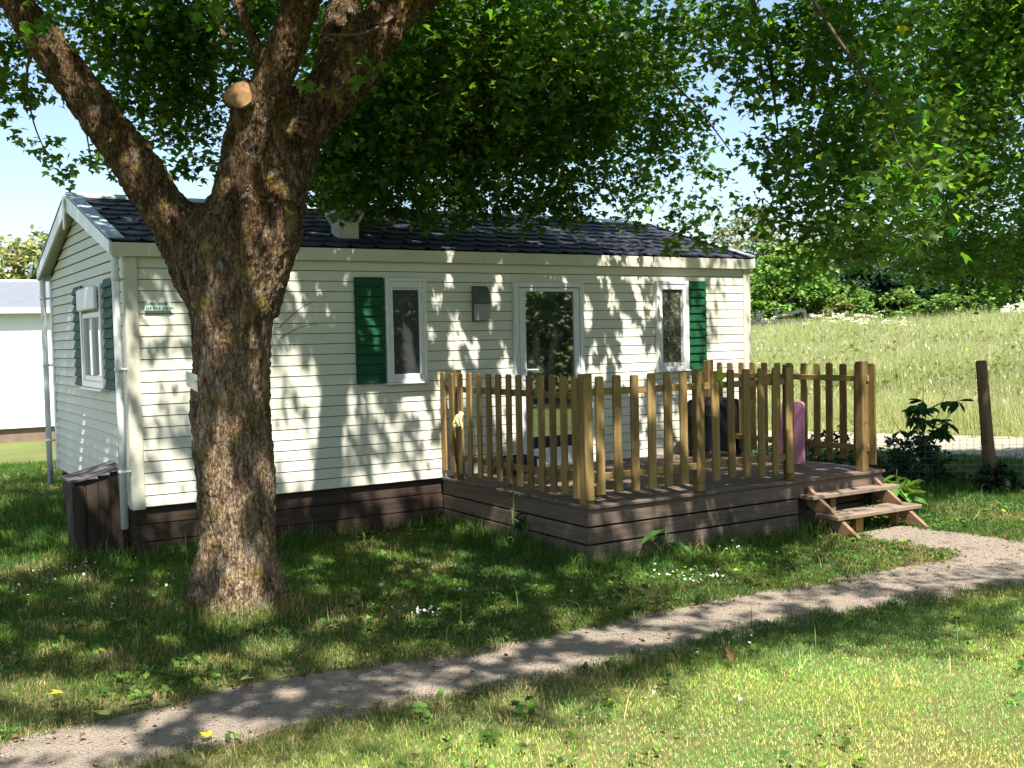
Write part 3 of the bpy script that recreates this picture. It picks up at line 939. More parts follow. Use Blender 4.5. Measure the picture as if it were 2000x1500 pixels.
m.quad(*rings[-1]); stub = m.build('sawn_limb_end', CUTWOOD, maple)
m = MB()
for q in range(22):
    t0_, t1_ = 2 * math.pi * q / 22, 2 * math.pi * (q + 1) / 22
    def cp(t, r, h): return Vector(c0) + ax * h + (a_ * math.cos(t) + b_ * math.sin(t)) * r * (1 + .09 * math.sin(3 * t + 1) + .05 * math.sin(5 * t))
    m.quad(cp(t0_, .092, .004), cp(t1_, .092, .004), cp(t1_, .101, -.004), cp(t0_, .101, -.004)); m.quad(cp(t0_, .101, -.004), cp(t1_, .101, -.004), cp(t1_, .098, -.06), cp(t0_, .098, -.06))
m.build('bark_collar', BARK, stub, 0, True)
# thin drooping branches among the leaves
for pts in ([(1570, -30, 7.2, 4.5), (1632, 70, 7.15, 3.8), (1715, 190, 7.2, 3), (1762, 300, 7.3, 2.2), (1830, 390, 7.4, 1.2)], [(1470, 0, 8.2, 5), (1500, 110, 8.15, 4), (1512, 190, 8.1, 3), (1520, 260, 8.1, 1.5)],
            [(1120, 0, 9.0, 4), (1175, 52, 9.1, 3), (1255, 92, 9.2, 2), (1330, 150, 9.2, 1)], [(770, 30, 7.4, 4), (735, 55, 7.1, 3), (690, 68, 6.9, 3), (620, 66, 6.8, 1.5)],
            [(1300, 150, 9.3, 2.5), (1362, 210, 9.3, 1.8), (1430, 300, 9.3, 1)], [(70, 60, 7.2, 3.5), (52, 150, 7.6, 2.4), (66, 240, 8, 1.6), (95, 310, 8.2, 1)], [(170, 190, 7.3, 3), (168, 250, 7.8, 1.8), (180, 320, 8.2, 1)],
            [(800, 60, 9.4, 6), (900, 140, 10.2, 4), (1000, 250, 10.9, 2.5), (1100, 350, 11.4, 1.5)]):
    sk = MB(); limb(pts, 7)
    sk.build('branch', BARK2, maple, 0, True)
# ragged twigs on the right of the stem
for pts in ([(545, 640, 7.2, 1.1), (590, 600, 7.0, .7), (640, 580, 6.9, .4)], [(548, 660, 7.2, 1), (585, 640, 7.05, .6), (620, 632, 6.95, .35)]):
    sk = MB(); limb(pts, 5); sk.build('twig', BARK2, maple, 0, True)

# ---- leaves
LV = np.array([(0, 0, 0), (.30, .06, .05), (.54, .46, .10), (.23, .46, .03), (0, 1.0, 0), (-.23, .46, .03), (-.54, .46, .10), (-.30, .06, .05)], np.float32)
LF = [(0, 1, 2, 3, 4), (0, 4, 5, 6, 7)]


def rotm(az, tilt, roll):
    ca, sa, ct, st_, cr_, sr = np.cos(az), np.sin(az), np.cos(tilt), np.sin(tilt), np.cos(roll), np.sin(roll)
    z = np.zeros_like(az); o = np.ones_like(az)
    Rz = np.stack([np.stack([ca, -sa, z], -1), np.stack([sa, ca, z], -1), np.stack([z, z, o], -1)], -2)
    Rx = np.stack([np.stack([o, z, z], -1), np.stack([z, ct, -st_], -1), np.stack([z, st_, ct], -1)], -2)
    Ry = np.stack([np.stack([cr_, z, sr], -1), np.stack([z, o, z], -1), np.stack([-sr, z, cr_], -1)], -2)
    return Rz @ Rx @ Ry


def leaves(P, size, col, droop=-.55, spread=.45, lv=LV, lf=LF):
    """arrays for one mesh holding a leaf at each point"""
    n = len(P)
    az = rng.uniform(0, 2 * np.pi, n); tilt = rng.normal(droop, spread, n); roll = rng.normal(0, .5, n)
    R_ = rotm(az, tilt, roll)
    V = np.einsum('nij,kj->nki', R_, lv) * size[:, None, None] + P[:, None, :]
    k = len(lv)
    base = (np.arange(n) * k)[:, None]
    L = np.concatenate([base + np.array(f)[None] for f in lf], 1).ravel()
    st_ = np.concatenate([[0], np.cumsum(np.tile([len(f) for f in lf], n))[:-1]])
    return V.reshape(-1, 3), L, st_, np.repeat(col, k, 0)


def leafcol(n, base, var=.3, yellow=.04):
    b = np.array(base)[None] * np.exp(rng.normal(0, var, (n, 1)))
    b[:, 0] *= np.exp(rng.normal(0, .18, n)); y = rng.random(n) < yellow
    b[y] *= np.array([2.4, 1.7, .9])
    return np.clip(b, .004, .6)


TWIGS = []


def blob_pts(c, r, n, tw=.16, per=10, flat=.75):
    """twigs scattered through an ellipsoid, leaves strung along each drooping twig"""
    k = max(3, int(n / per))
    d_ = rng.normal(size=(k, 3)); d_ /= np.linalg.norm(d_, axis=1)[:, None]
    d_ *= (rng.random(k) ** .42)[:, None] * r; d_[:, 2] *= flat
    return spray(np.asarray(c) + d_, tw, per)


def spray(T, tw, per):
    k = len(T)
    az = rng.uniform(0, 2 * np.pi, k); dr = rng.normal(-.45, .35, k)
    dv = np.stack([np.cos(az) * np.cos(dr), np.sin(az) * np.cos(dr), np.sin(dr)], -1) * (tw * rng.uniform(1.6, 3.2, k))[:, None]
    TWIGS.append(np.concatenate([T - dv * .6, T + dv * .55], 1))
    u = rng.uniform(-.55, .6, (k, per, 1))
    P = T[:, None, :] + dv[:, None, :] * u + rng.normal(0, tw * .48, (k, per, 3)) * np.array([1, 1, .6])
    return P.reshape(-1, 3)


# crown masses placed in the tree's own space: (photo x, photo y, depth) of the mass centre, radius m, density
MASS = [
    # left fringe
    (30, 70, 8.5, .42, 1), (60, 200, 8.5, .22, .8), (15, 160, 8.5, .30, .9), (78, 275, 8.5, .17, .6), (112, 325, 8.4, .15, .6), (180, 312, 8.3, .17, .6), (160, 10, 8.8, .5, .9), (215, 290, 8.4, .14, .4), (120, 110, 8.8, .22, .45), (-80, 120, 8.5, .5, 1),
    # behind the left fork
    (270, 90, 9.3, .62, .9), (330, 190, 9.5, .55, 1.1), (400, 110, 9.6, .75, 1.2), (430, 30, 9.2, .7, 1.2), (270, 235, 9.5, .36, .8), (385, 270, 9.8, .34, .9), (345, 320, 9.6, .20, .35), (215, 60, 9, .45, .6), (330, 20, 9, .65, 1), (410, 330, 9.8, .2, .5), (280, 160, 9.4, .5, .9),
    (680, 60, 8.6, .5, .8), (500, 30, 8.9, .55, .9), (620, 160, 6.7, .10, .5), (700, 130, 6.75, .12, .5), (410, 20, 6.6, .10, .3), (100, 40, 6.7, .13, .8), (75, 60, 6.7, .1, .6), (490, 175, 6.85, .06, .4),
    # over the house
    (640, 340, 9.6, .45, 1.3), (700, 250, 9.8, .75, 1.4), (840, 320, 10.2, .75, 1.4), (800, 140, 9.4, .9, 1.4), (950, 200, 10.2, .9, 1.4), (1000, 330, 10.6, .65, 1.2), (1110, 110, 10.2, .95, 1.3), (1160, 270, 10.8, .72, 1.2),
    (1250, 370, 11, .45, 1.0), (1250, 180, 10.2, .62, 1), (1345, 415, 11, .30, .6), (1385, 345, 10.6, .24, .4), (1310, 60, 9.4, .56, 1), (1440, 30, 8.8, .42, .7), (1000, 50, 9.2, 1.0, 1.3), (1390, 215, 9.6, .20, .35), (1320, 470, 9.8, .17, .5), (900, 395, 10.6, .35, 1.1), (720, 390, 10.4, .36, 1.2),
    (1100, 395, 11, .36, 1.1), (1010, 410, 10.8, .28, 1), (800, 405, 10.6, .26, .9), (1210, 430, 10.6, .22, .8), (1290, 300, 10.4, .42, .8), (1400, 480, 9.4, .07, .5), (1375, 455, 9.6, .12, .35), (1420, 410, 10.2, .16, .3), (1300, 250, 9.8, .4, .8), (870, 240, 12.2, 1.0, 1.2), (1080, 220, 12.6, 1.0, 1.2), (700, 130, 12, 1.0, 1.2), (930, 60, 12.5, 1.1, 1.2), (680, 330, 12, .8, 1.1), (1210, 130, 12.5, .8, .9),
    # right hand sprays, nearer the camera
    (1560, 110, 8.0, .62, 1.1), (1550, 285, 8.3, .36, .8), (1690, 215, 7.4, .45, .9), (1600, 60, 7.8, .4, .8), (1720, 10, 7.2, .5, 1.0), (1830, 110, 6.8, .7, 1.2), (1960, 60, 6.4, .7, 1.2), (1950, 230, 6.3, .62, 1.2), (1840, 260, 6.9, .6, 1.2), (1650, 320, 7.6, .52, 1.0), (1770, 370, 7.2, .55, 1.2), (1930, 390, 6.7, .55, 1.2), (1560, 410, 8.6, .36, .9), (1520, 370, 8.8, .24, .6),
    (1720, 450, 7.8, .42, 1.1), (1850, 480, 7.3, .42, 1.1), (1980, 500, 6.9, .42, 1.1), (1600, 480, 8.6, .26, .8), (1575, 530, 9.2, .14, .8), (1790, 515, 8.0, .26, .9), (1900, 535, 7.8, .26, .9), (1700, 500, 8.4, .2, .7), (1500, 190, 8.6, .22, .4), (1480, 440, 9.6, .12, .4), (1440, 120, 8.8, .26, .5), (1490, 330, 9.0, .16, .3), (1440, 300, 9.2, .14, .3), (1450, 390, 9.4, .12, .3),
    (1750, 280, 8.6, .7, 1.1), (1900, 330, 8.4, .8, 1.2), (1850, 180, 8.6, .8, 1), (1960, 480, 8.6, .5, 1.1), (1800, 450, 8.8, .5, 1),
]
PL = []
for (a, b, dd, r, den) in MASS:
    if a > 1785: dd *= 1.55; r *= 1.36; den *= 1.1
    elif a > 1530: den *= 1.5
    elif a > 1480: den *= .8
    elif a > 600 and b > 0: den *= 1.8
    else: den *= 1.15
    PL.append(blob_pts(at(a, b, dd), r, 2600 * r * r * den + 12, tw=.13 if r > .25 else .07))
INV = np.concatenate(PL)

# the roof of the crown overhead, above the picture; it lays the dappled shade
n0 = 46000
Q = rng.uniform(-1, 1, (n0, 3))
Q = Q[(Q ** 2).sum(1) < 1]
T = Q * np.array([7.0, 7.4, 2.3]) + np.array([1.2, -3.2, 6.3])
T = T[T[:, 2] > 4.3]


def shade(gx, gy):
    """how closely the crown roofs over the ground, by where its shadow lands"""
    w = 1.1 * (vnoise(gx * .9 + 5, gy * .9) - .5) + .5 * (vnoise(gx * 2.6, gy * 2.6) - .5)
    s = smooth(-5.35, -4.75, gy + w)
    left = smooth(.9, -.2, gx + w) * smooth(-6.6, -5.0, gy + w)
    s = np.maximum(s, .8 * left)
    s = s * (1 - .93 * smooth(4.9, 5.5, gx + w * .6) * smooth(-1.7, -2.5, gy))
    s = s * (1 - .55 * smooth(3.8, 5.6, gx) * smooth(-.9, 0, gy)) * smooth(8.2, 6.6, gx)
    s = s * smooth(-3.8, -2.6, gx + w * .5)
    s = s * (1 - .75 * smooth(1.8, 3.0, gx) * smooth(-2.4, -3.0, gy) * smooth(-4.5, -4.1, gy))     # the right hand sprays hang clear of the roof of the crown
    return s


gx = T[:, 0] - SUN.x / SUN.z * T[:, 2]; gy = T[:, 1] - SUN.y / SUN.z * T[:, 2]
keep = rng.random(len(T)) < shade(gx, gy) * (.70 + .30 * np.maximum(smooth(1.05, 1.22, gy), smooth(.15, -.3, gy)))
# natural holes through which the sun reaches the ground
hole = vnoise(gx * 2.3 + 31, gy * 2.3 + 7) * .6 + vnoise(gx * 5.2, gy * 5.2 + 3) * .4
deep = np.maximum(smooth(1.05, 1.22, gy), smooth(.15, -.3, gy) * np.maximum(smooth(.2, .8, gx), smooth(-3.5, -3.0, gy)) * smooth(-4.9, -4.4, gy))
keep &= hole < .62 + .12 * deep - .12 * smooth(.1, .3, gy) * smooth(1.2, 1.05, gy) - .10 * smooth(-2.5, -2.3, gy) * smooth(-1.5, -1.8, gy) * smooth(3.2, 3.6, gx)
T = T[keep]
x_, y_, z_ = project(T)
inframe = (x_ > -60) & (x_ < 2060) & (y_ > -70) & (z_ > .3)
T = T[~inframe]
near = np.linalg.norm(T - CAM, axis=1) < 1.6
T = T[~near]
per = 14
OV = spray(T, .17, per)
P = np.concatenate([INV, OV])
HOLES = []
for (a, b, r) in ((600, 770, .17), (640, 800, .16), (560, 860, .15), (600, 930, .13), (655, 870, .10), (330, 900, .16), (300, 960, .18), (345, 975, .14), (300, 780, .10), (345, 620, .08), (300, 870, .10), (730, 790, .09), (770, 840, .09), (790, 930, .09), (700, 930, .08),
                  (925, 690, .08), (905, 660, .06), (985, 690, .06), (840, 650, .07), (990, 545, .05), (1105, 555, .10), (1170, 545, .12), (1190, 600, .10), (1165, 680, .10), (1240, 560, .13), (1235, 640, .10), (1150, 590, .09), (1210, 660, .08), (1270, 600, .07), (1180, 520, .08), (1260, 520, .08), (1385, 590, .06), (1420, 560, .10), (1445, 680, .10), (1145, 630, .08), (1220, 700, .09), (960, 630, .06), (870, 560, .05), (1075, 540, .06), (1010, 600, .05), (1300, 545, .12), (1335, 560, .12), (1370, 535, .10), (1345, 640, .10), (1400, 700, .14), (1440, 640, .09), (1430, 720, .12), (1275, 700, .07),
                  (620, 560, .05), (640, 610, .05), (655, 510, .05), (690, 505, .05), (905, 540, .05), (1060, 515, .06), (1200, 520, .07), (1310, 515, .08), (890, 600, .04), (575, 700, .08)):
    dq = FWD + RGT * (a - 1000) / FPX - UPV * (b - 750) / FPX; q = CAM + dq * (-CAM[1] / dq[1]); HOLES.append((q, r * (.62 if r > .09 else .9)))
for (a, b, r) in ((1280, 985, .05), (1305, 1000, .06), (1340, 975, .06), (1390, 985, .07), (1400, 1020, .08), (1370, 1050, .08), (1310, 1060, .06), (1430, 1000, .05), (1480, 980, .05), (1165, 1000, .05), (1500, 1040, .07), (1540, 960, .05), (1260, 1040, .05),
                  (1175, 800, .06), (1205, 850, .06), (1275, 790, .07), (1310, 860, .06), (1400, 790, .07), (1435, 880, .06), (1490, 760, .07), (1540, 820, .09), (1150, 860, .07), (1465, 920, .06), (1360, 900, .06), (1240, 910, .05), (1340, 750, .05), (1590, 990, .10), (1680, 935, .14), (1700, 975, .14), (1640, 1010, .12)):
    dq = FWD + RGT * (a - 1000) / FPX - UPV * (b - 750) / FPX; HOLES.append((CAM + dq * ((-2.41 - CAM[1]) / dq[1]), r))
HOLES.append((np.array([2.88, -.42, 1.06]), .16)); HOLES.append((np.array([6.19, -2.4, .9]), .14))
for (a, b, dd, r) in ((430, 985, 7.0, .15), (425, 940, 7.0, .09), (480, 1130, 7.0, .17), (455, 1080, 7.0, .10), (475, 1180, 6.9, .15), (525, 860, 7.05, .08), (430, 830, 7.0, .07), (770, 85, 7.4, .14), (560, 120, 7.0, .08), (260, 330, 7.05, .08), (330, 430, 7.1, .07)):
    HOLES.append((at(a, b, dd), r))
for (a, b, r) in ((450, 1215, .20), (400, 1290, .17), (425, 1330, .12), (150, 1335, .12), (110, 1265, .14), (60, 1340, .22), (30, 1440, .25), (180, 1440, .22), (440, 1420, .16), (320, 1395, .13), (850, 1345, .12), (1060, 1300, .12), (1170, 1285, .12), (1290, 1240, .12), (640, 1215, .12), (720, 1210, .10), (330, 1250, .10), (1420, 1190, .14), (1150, 1210, .08), (1250, 1130, .10),
                  (1350, 1080, .14), (1450, 1110, .16), (1600, 1110, .16), (1700, 1090, .18), (1560, 1070, .12), (1000, 1360, .14), (1240, 1075, .10), (880, 1180, .07), (560, 1350, .10), (230, 1330, .09)):
    dq = FWD + RGT * (a - 1000) / FPX - UPV * (b - 750) / FPX; HOLES.append((CAM + dq * (-CAM[2] / dq[2]), r))
gxy = P[:, :2] - np.array([[SUN.x, SUN.y]]) / SUN.z * P[:, 2:3]
bad = np.zeros(len(P), bool)
for q, r in HOLES:
    c = q[:2] - np.array([SUN.x, SUN.y]) / SUN.z * q[2]
    ang = rng.uniform(0, 3.1); dxy = gxy - c
    u_ = dxy[:, 0] * math.cos(ang) + dxy[:, 1] * math.sin(ang); v_ = -dxy[:, 0] * math.sin(ang) + dxy[:, 1] * math.cos(ang)
    bad |= (u_ / (r * 1.35)) ** 2 + (v_ / (r * .9)) ** 2 < rng.uniform(.6, 1.1, len(P))
# dapples: fine gaps all over the crown, by where the light that passes them lands
gx_, gy_ = gxy[:, 0], gxy[:, 1]
fn = vnoise(gx_ * 5.6 + 11, gy_ * 4.2) * .55 + vnoise(gx_ * 12.5, gy_ * 9.5 + 5) * .45
lim = .66 - .110 * smooth(.1, .3, gy_) * smooth(1.25, 1.1, gy_) - .06 * smooth(-.3, -.8, gx_)
bad |= fn > lim
bad |= (gx_ > 4.4) & (gy_ > -4.6) & (gy_ < -2.7) & (rng.random(len(P)) < .6)
P = P[~bad]
n = len(P)
tw_ = np.concatenate(TWIGS); tc = (tw_[:, :3] + tw_[:, 3:]) / 2
tg = tc[:, :2] - np.array([[SUN.x, SUN.y]]) / SUN.z * tc[:, 2:3]
fnt = vnoise(tg[:, 0] * 4.2 + 11, tg[:, 1] * 3.4) * .55 + vnoise(tg[:, 0] * 9.5, tg[:, 1] * 7.5 + 5) * .45
tw_ = tw_[(fnt < .5) & (rng.random(len(tw_)) < .55)]
k_ = len(tw_); A_, B_ = tw_[:, :3], tw_[:, 3:]; B_ = A_ + (B_ - A_) * .8
side = np.cross(B_ - A_, rng.normal(size=(k_, 3))); side = side / np.linalg.norm(side, axis=1)[:, None] * rng.uniform(.0014, .003, (k_, 1))
TV = np.stack([A_ - side * 1.6, A_ + side * 1.6, B_ + side * .5, B_ - side * .5], 1).reshape(-1, 3)
TWM = (TV, np.arange(k_ * 4), np.arange(k_) * 4, np.tile([[.05, .042, .020]], (k_ * 4, 1)))
V, L, st_, C_ = leaves(P, np.clip(.062 * np.exp(rng.normal(0, .25, n)), .03, .11), leafcol(n, (.058, .134, .026)))
VV, LL, SS, CC = [V, TWM[0]], [L, TWM[1] + len(V)], [st_, TWM[2] + len(L)], [C_, TWM[3]]
np_mesh('crown', np.concatenate(VV), np.concatenate(LL), np.concatenate(SS), LEAF, maple, np.concatenate(CC))
print('maple leaves', len(INV), len(OV))

sg = thing('tree_plate', tuple(at(374, 745, 7.2)), 'small blank white plate fixed to the left side of the big trunk', 'plate')
m = MB(); q = [at(363, 724, 6.98), at(385.5, 733, 7.03), at(386, 766, 7.03), at(364, 753, 6.98)]
m.prism(q, Vector(at(380, 740, 7.2) - at(380, 740, 7.195)) * 1.0); m.build('plate', CARD, sg)
m = MB(); m.tube([at(383, 745, 7.02), at(400, 747, 7.25)], .005, 6); m.build('nail', DGREY, sg)

# ---------------------------------------------------------------- other trees and shrubs
QV = np.array([(0, 0, 0), (.42, .45, .06), (0, 1, 0), (-.42, .45, .06)], np.float32); QF = [(0, 1, 2, 3)]


def bush_tree(name, base, blobs, n, size, col, label, cat='tree', group=None, trunk_r=.12, var=.3, flat=.85, droop=-.3, mat=None):
    b = Vector(base)
    t = thing(name, base, label, cat, group)
    top = max(z for (x, y, z, r) in blobs)
    m = MB(); m.tube([b + Vector((0, 0, -.2)), b + Vector((.03, .02, top * .4)), b + Vector((-.04, .05, top * .85))], [trunk_r, trunk_r * .75, trunk_r * .3], 9)
    for (x, y, z, r) in blobs:
        m.tube([b + Vector((0, 0, top * .3)), b + Vector((x * .6, y * .6, (z + top * .3) * .5)), b + Vector((x, y, z))], [trunk_r * .45, trunk_r * .3, trunk_r * .1], 6)
    m.build('trunk', BARK2, t, 0, True)
    tot = sum(r * r for (_, _, _, r) in blobs)
    PP = []
    for (x, y, z, r) in blobs:
        k = int(n * r * r / tot)
        # small clumps on a rough shell so the outline breaks up
        kk = max(8, k // 26)
        d_ = rng.normal(size=(kk, 3)); d_ /= np.linalg.norm(d_, axis=1)[:, None]
        rad = r * (.55 + .45 * rng.random(kk) ** .5) * (.8 + .45 * vnoise(d_[:, 0] * 2.2 + x, d_[:, 1] * 2.2 + y, d_[:, 2] * 2.2 + z))
        c = d_ * rad[:, None] * np.array([1, 1, flat]) + np.array([x, y, z]) + np.array(base)
        PP.append(np.repeat(c, 26, 0) + rng.normal(0, r * .14, (kk * 26, 3)) * np.array([1, 1, .55]))
    PP = np.concatenate(PP); PP = PP[PP[:, 2] > gz(PP[:, 0], PP[:, 1]) + .02]
    k = len(PP)
    V, L, st_, C_ = leaves(PP, rng.uniform(.7, 1.3, k) * size, leafcol(k, col, var, 0), droop, .5, QV, QF)
    np_mesh('crown', V, L, st_, mat or FAR, t, C_)
    return t


def gpt(px, d):
    p = at(px, 700, d); return (float(p[0]), float(p[1]), float(gz(p[0], p[1])))


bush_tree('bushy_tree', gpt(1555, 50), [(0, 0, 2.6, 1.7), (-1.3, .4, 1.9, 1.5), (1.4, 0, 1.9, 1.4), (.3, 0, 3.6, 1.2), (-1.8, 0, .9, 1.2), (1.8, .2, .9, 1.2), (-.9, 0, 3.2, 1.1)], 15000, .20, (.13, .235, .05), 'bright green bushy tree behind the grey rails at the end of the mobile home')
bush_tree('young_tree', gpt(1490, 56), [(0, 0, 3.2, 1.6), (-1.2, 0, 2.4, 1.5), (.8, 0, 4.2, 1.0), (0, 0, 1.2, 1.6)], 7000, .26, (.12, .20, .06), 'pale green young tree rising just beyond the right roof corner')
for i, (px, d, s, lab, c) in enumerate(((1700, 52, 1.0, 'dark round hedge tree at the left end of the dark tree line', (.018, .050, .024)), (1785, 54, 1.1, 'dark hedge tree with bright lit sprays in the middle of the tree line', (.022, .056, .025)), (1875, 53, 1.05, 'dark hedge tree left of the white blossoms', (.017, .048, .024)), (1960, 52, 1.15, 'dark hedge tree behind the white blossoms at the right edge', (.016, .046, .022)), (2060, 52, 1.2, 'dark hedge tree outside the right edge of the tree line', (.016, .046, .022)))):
    bush_tree('hedge_tree', gpt(px, d), [(0, 0, 2.5 * s, 1.6 * s), (-1.1, .3, 1.7, 1.4), (1.2, -.2, 1.7, 1.4), (.2, 0, 3.4 * s, 1.15), (-1, 0, .7, 1.2), (1, 0, .7, 1.2)], 8000, .24, c, lab, 'tree', 'dark trees along the meadow')  # the hedge's own shade is put into its dark leaf colour
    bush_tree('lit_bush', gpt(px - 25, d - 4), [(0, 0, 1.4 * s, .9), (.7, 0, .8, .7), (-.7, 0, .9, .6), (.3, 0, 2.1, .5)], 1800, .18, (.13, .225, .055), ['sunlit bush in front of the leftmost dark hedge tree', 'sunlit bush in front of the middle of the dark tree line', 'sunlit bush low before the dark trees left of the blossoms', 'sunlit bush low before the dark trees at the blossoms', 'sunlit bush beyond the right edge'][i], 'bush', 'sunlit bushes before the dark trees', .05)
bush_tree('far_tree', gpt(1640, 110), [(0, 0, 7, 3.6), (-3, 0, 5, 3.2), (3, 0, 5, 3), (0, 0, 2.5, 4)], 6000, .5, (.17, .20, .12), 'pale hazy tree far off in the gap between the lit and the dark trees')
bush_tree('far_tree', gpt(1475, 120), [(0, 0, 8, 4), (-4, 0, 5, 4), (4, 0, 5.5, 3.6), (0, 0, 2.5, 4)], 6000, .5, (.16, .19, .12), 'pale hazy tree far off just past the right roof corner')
bush_tree('dry_shrub', gpt(1655, 48), [(0, 0, .8, .8), (.7, 0, .5, .6), (-.5, 0, 1.5, .5)], 1500, .2, (.19, .20, .075), 'yellowish dry shrub in the gap between the lit tree and the dark trees', 'shrub')
bush_tree('flowering_shrub', gpt(1990, 42), [(0, 0, .95, .55), (.6, 0, 1.0, .55), (-.35, 0, 1.0, .35), (1.3, 0, 1, .6)], 1700, .16, (.75, .73, .62), 'white blossoming shrub at the right edge before the dark trees', 'shrub', None, .04, .12)
lt = at(55, 700, 40)
bush_tree('round_tree', (float(lt[0]), float(lt[1]), 0), [(0, 0, 4.2, 1.9), (1.0, 0, 5.0, 1.4), (-1.4, 0, 3.6, 1.5), (1.6, 0, 3.6, 1.4), (-2.4, 0, 2.6, 1.5), (0, 0, 2.2, 2), (2.2, 0, 2.4, 1.4)], 13000, .22, (.23, .25, .11), 'pale yellow green round tree behind the white neighbouring home')
# the roadside tree just outside the frame that shades the lane
bush_tree('roadside_tree', (11.6, -4.4, 0), [(0, 0, 5.4, 1.7), (-1.3, .4, 6.0, 1.6), (-2.3, 0, 6.2, 1.5), (-3.1, .7, 5.6, 1.4), (-3.6, 1.5, 5.4, 1.0), (-2.0, 1.7, 5.2, 1.2), (1.2, 0, 5.2, 1.4)], 64000, .095, (.075, .165, .03), 'leafy tree on the verge of the lane whose branches reach in at the right edge', 'tree', None, .16, mat=LEAF)
# trees across the garden behind the viewer: they are mirrored in the door and close the garden off
GW = ['broad', 'tall', 'dense', 'young', 'spreading', 'dark', 'bright', 'old', 'round']
for i, (x, y, sc_) in enumerate(((-15, -15, 2.0), (-10, -18, 2.3), (-4.5, -19.5, 2.1), (1, -20, 2.4), (6, -20.5, 2.2), (11, -18.5, 2.0), (15.5, -17, 2.3), (20, -15, 2.2), (24.5, -11.5, 2.3))):
    c = ((.05, .10, .028), (.09, .16, .035), (.065, .12, .03))[i % 3]
    bush_tree('garden_tree', (x, y, 0), [(0, 0, 1.5 * sc_, 1.1 * sc_), (-.8 * sc_, 0, .9 * sc_, .9 * sc_), (.9 * sc_, 0, 1.0 * sc_, .95 * sc_), (0, 0, 2.3 * sc_, .8 * sc_), (.2, .3, .4, .9 * sc_)], 6500, .24, c, GW[i] + ' tree across the garden, behind the viewer', 'tree', 'trees across the garden', .1)

# ---- grey rails
rl = thing('rail_fence', gpt(1520, 45), 'weathered grey post and rail barrier at the far edge of the meadow', 'fence')
gzb = rl.location.z
A = [(1476, 0), (1516, 0), (1572, 0)]
for px_ in (1478, 1515, 1571):
    p = gpt(px_, 45); m = MB(); m.box(p[0] - .07, p[0] + .07, p[1] - .07, p[1] + .07, p[2] - .2, p[2] + 1.42); m.build('post', GREYWOOD, rl)
for (pa, za, pb, zb_) in ((1462, 1.0, 1571, .98), (1515, 1.16, 1573, 1.42), (1516, .72, 1571, .62), (1478, 1.0, 1494, 1.42), (1480, 1.05, 1500, .55)):
    a = gpt(pa, 44.8); b = gpt(pb, 44.8); m = MB(); m.bar((a[0], a[1], gzb + za), (b[0], b[1], gzb + zb_), .06, .13); m.build('rail', GREYWOOD, rl)

# ---- neighbouring white mobile home
nh = thing('white_mobile_home', (-2, 14, 0), 'plain white mobile home with pale grey roof at the left edge', 'mobile home')
m = MB(); m.box(-6.2, 1.85, 13.7, 17.3, .25, 2.50); m.build('wall', NWHITE, nh)
m = MB(); m.box(-6.15, 1.8, 13.76, 17.2, -.05, .25); m.build('skirting', NBASE, nh)
m = MB(); m.prism([(-6.35, 13.55, 2.62), (-6.35, 15.5, 3.24), (-6.35, 17.45, 2.62), (-6.35, 17.45, 2.56), (-6.35, 15.5, 3.17), (-6.35, 13.55, 2.56)], (8.35, 0, 0)); nro = m.build('roof', NROOF, nh)
m = MB(); m.box(-6.36, 2.01, 15.42, 15.58, 3.225, 3.265); m.build('ridge_cap', NWHITE, nro)
m = MB(); m.box(-6.36, 2.01, 13.52, 13.55, 2.50, 2.615); m.build('fascia_board', NWHITE, nh)

# ---- low wire mesh along the verge
wf = MB()
LINE = [(6.55, .35), (8.98, -1.80), (11.6, -4.1)]
for (x0, y0), (x1, y1) in zip(LINE[:-1], LINE[1:]):
    Ln = math.hypot(x1 - x0, y1 - y0); nn = int(Ln / .075)
    for i in range(nn + 1):
        t = i / nn; x = x0 + (x1 - x0) * t; y = y0 + (y1 - y0) * t; q = .004
        wf.box(x - .0016, x + .0016, y - .0016, y + .0016, -.01, .56)
    for j in range(8):
        z = .02 + j * .075; wf.bar((x0, y0, z), (x1, y1, z - .02 * (j == 7)), .0032, .0032)
tag(wf.build('wire_fence', paint('galvanised_wire', (.20, .22, .22), .5, .5)), 'low grey wire mesh stretched past the leaning round post', 'wire fence')

# ---- leaning post
b0 = Vector((8.99, -1.84, -.1)); t0 = Vector((8.86, -1.80, 1.43))
pst = MB(); pst.tube([b0, b0.lerp(t0, .3), b0.lerp(t0, .7), t0 - (t0 - b0).normalized() * .015, t0], [.077, .07, .064, .060, .052], 16)
po = pst.build('wooden_post', OLDPOST, None, .0, True); tag(po, 'leaning round weathered wooden post right of the terrace', 'post')

# ================================================================ GRASS AND PLANTS


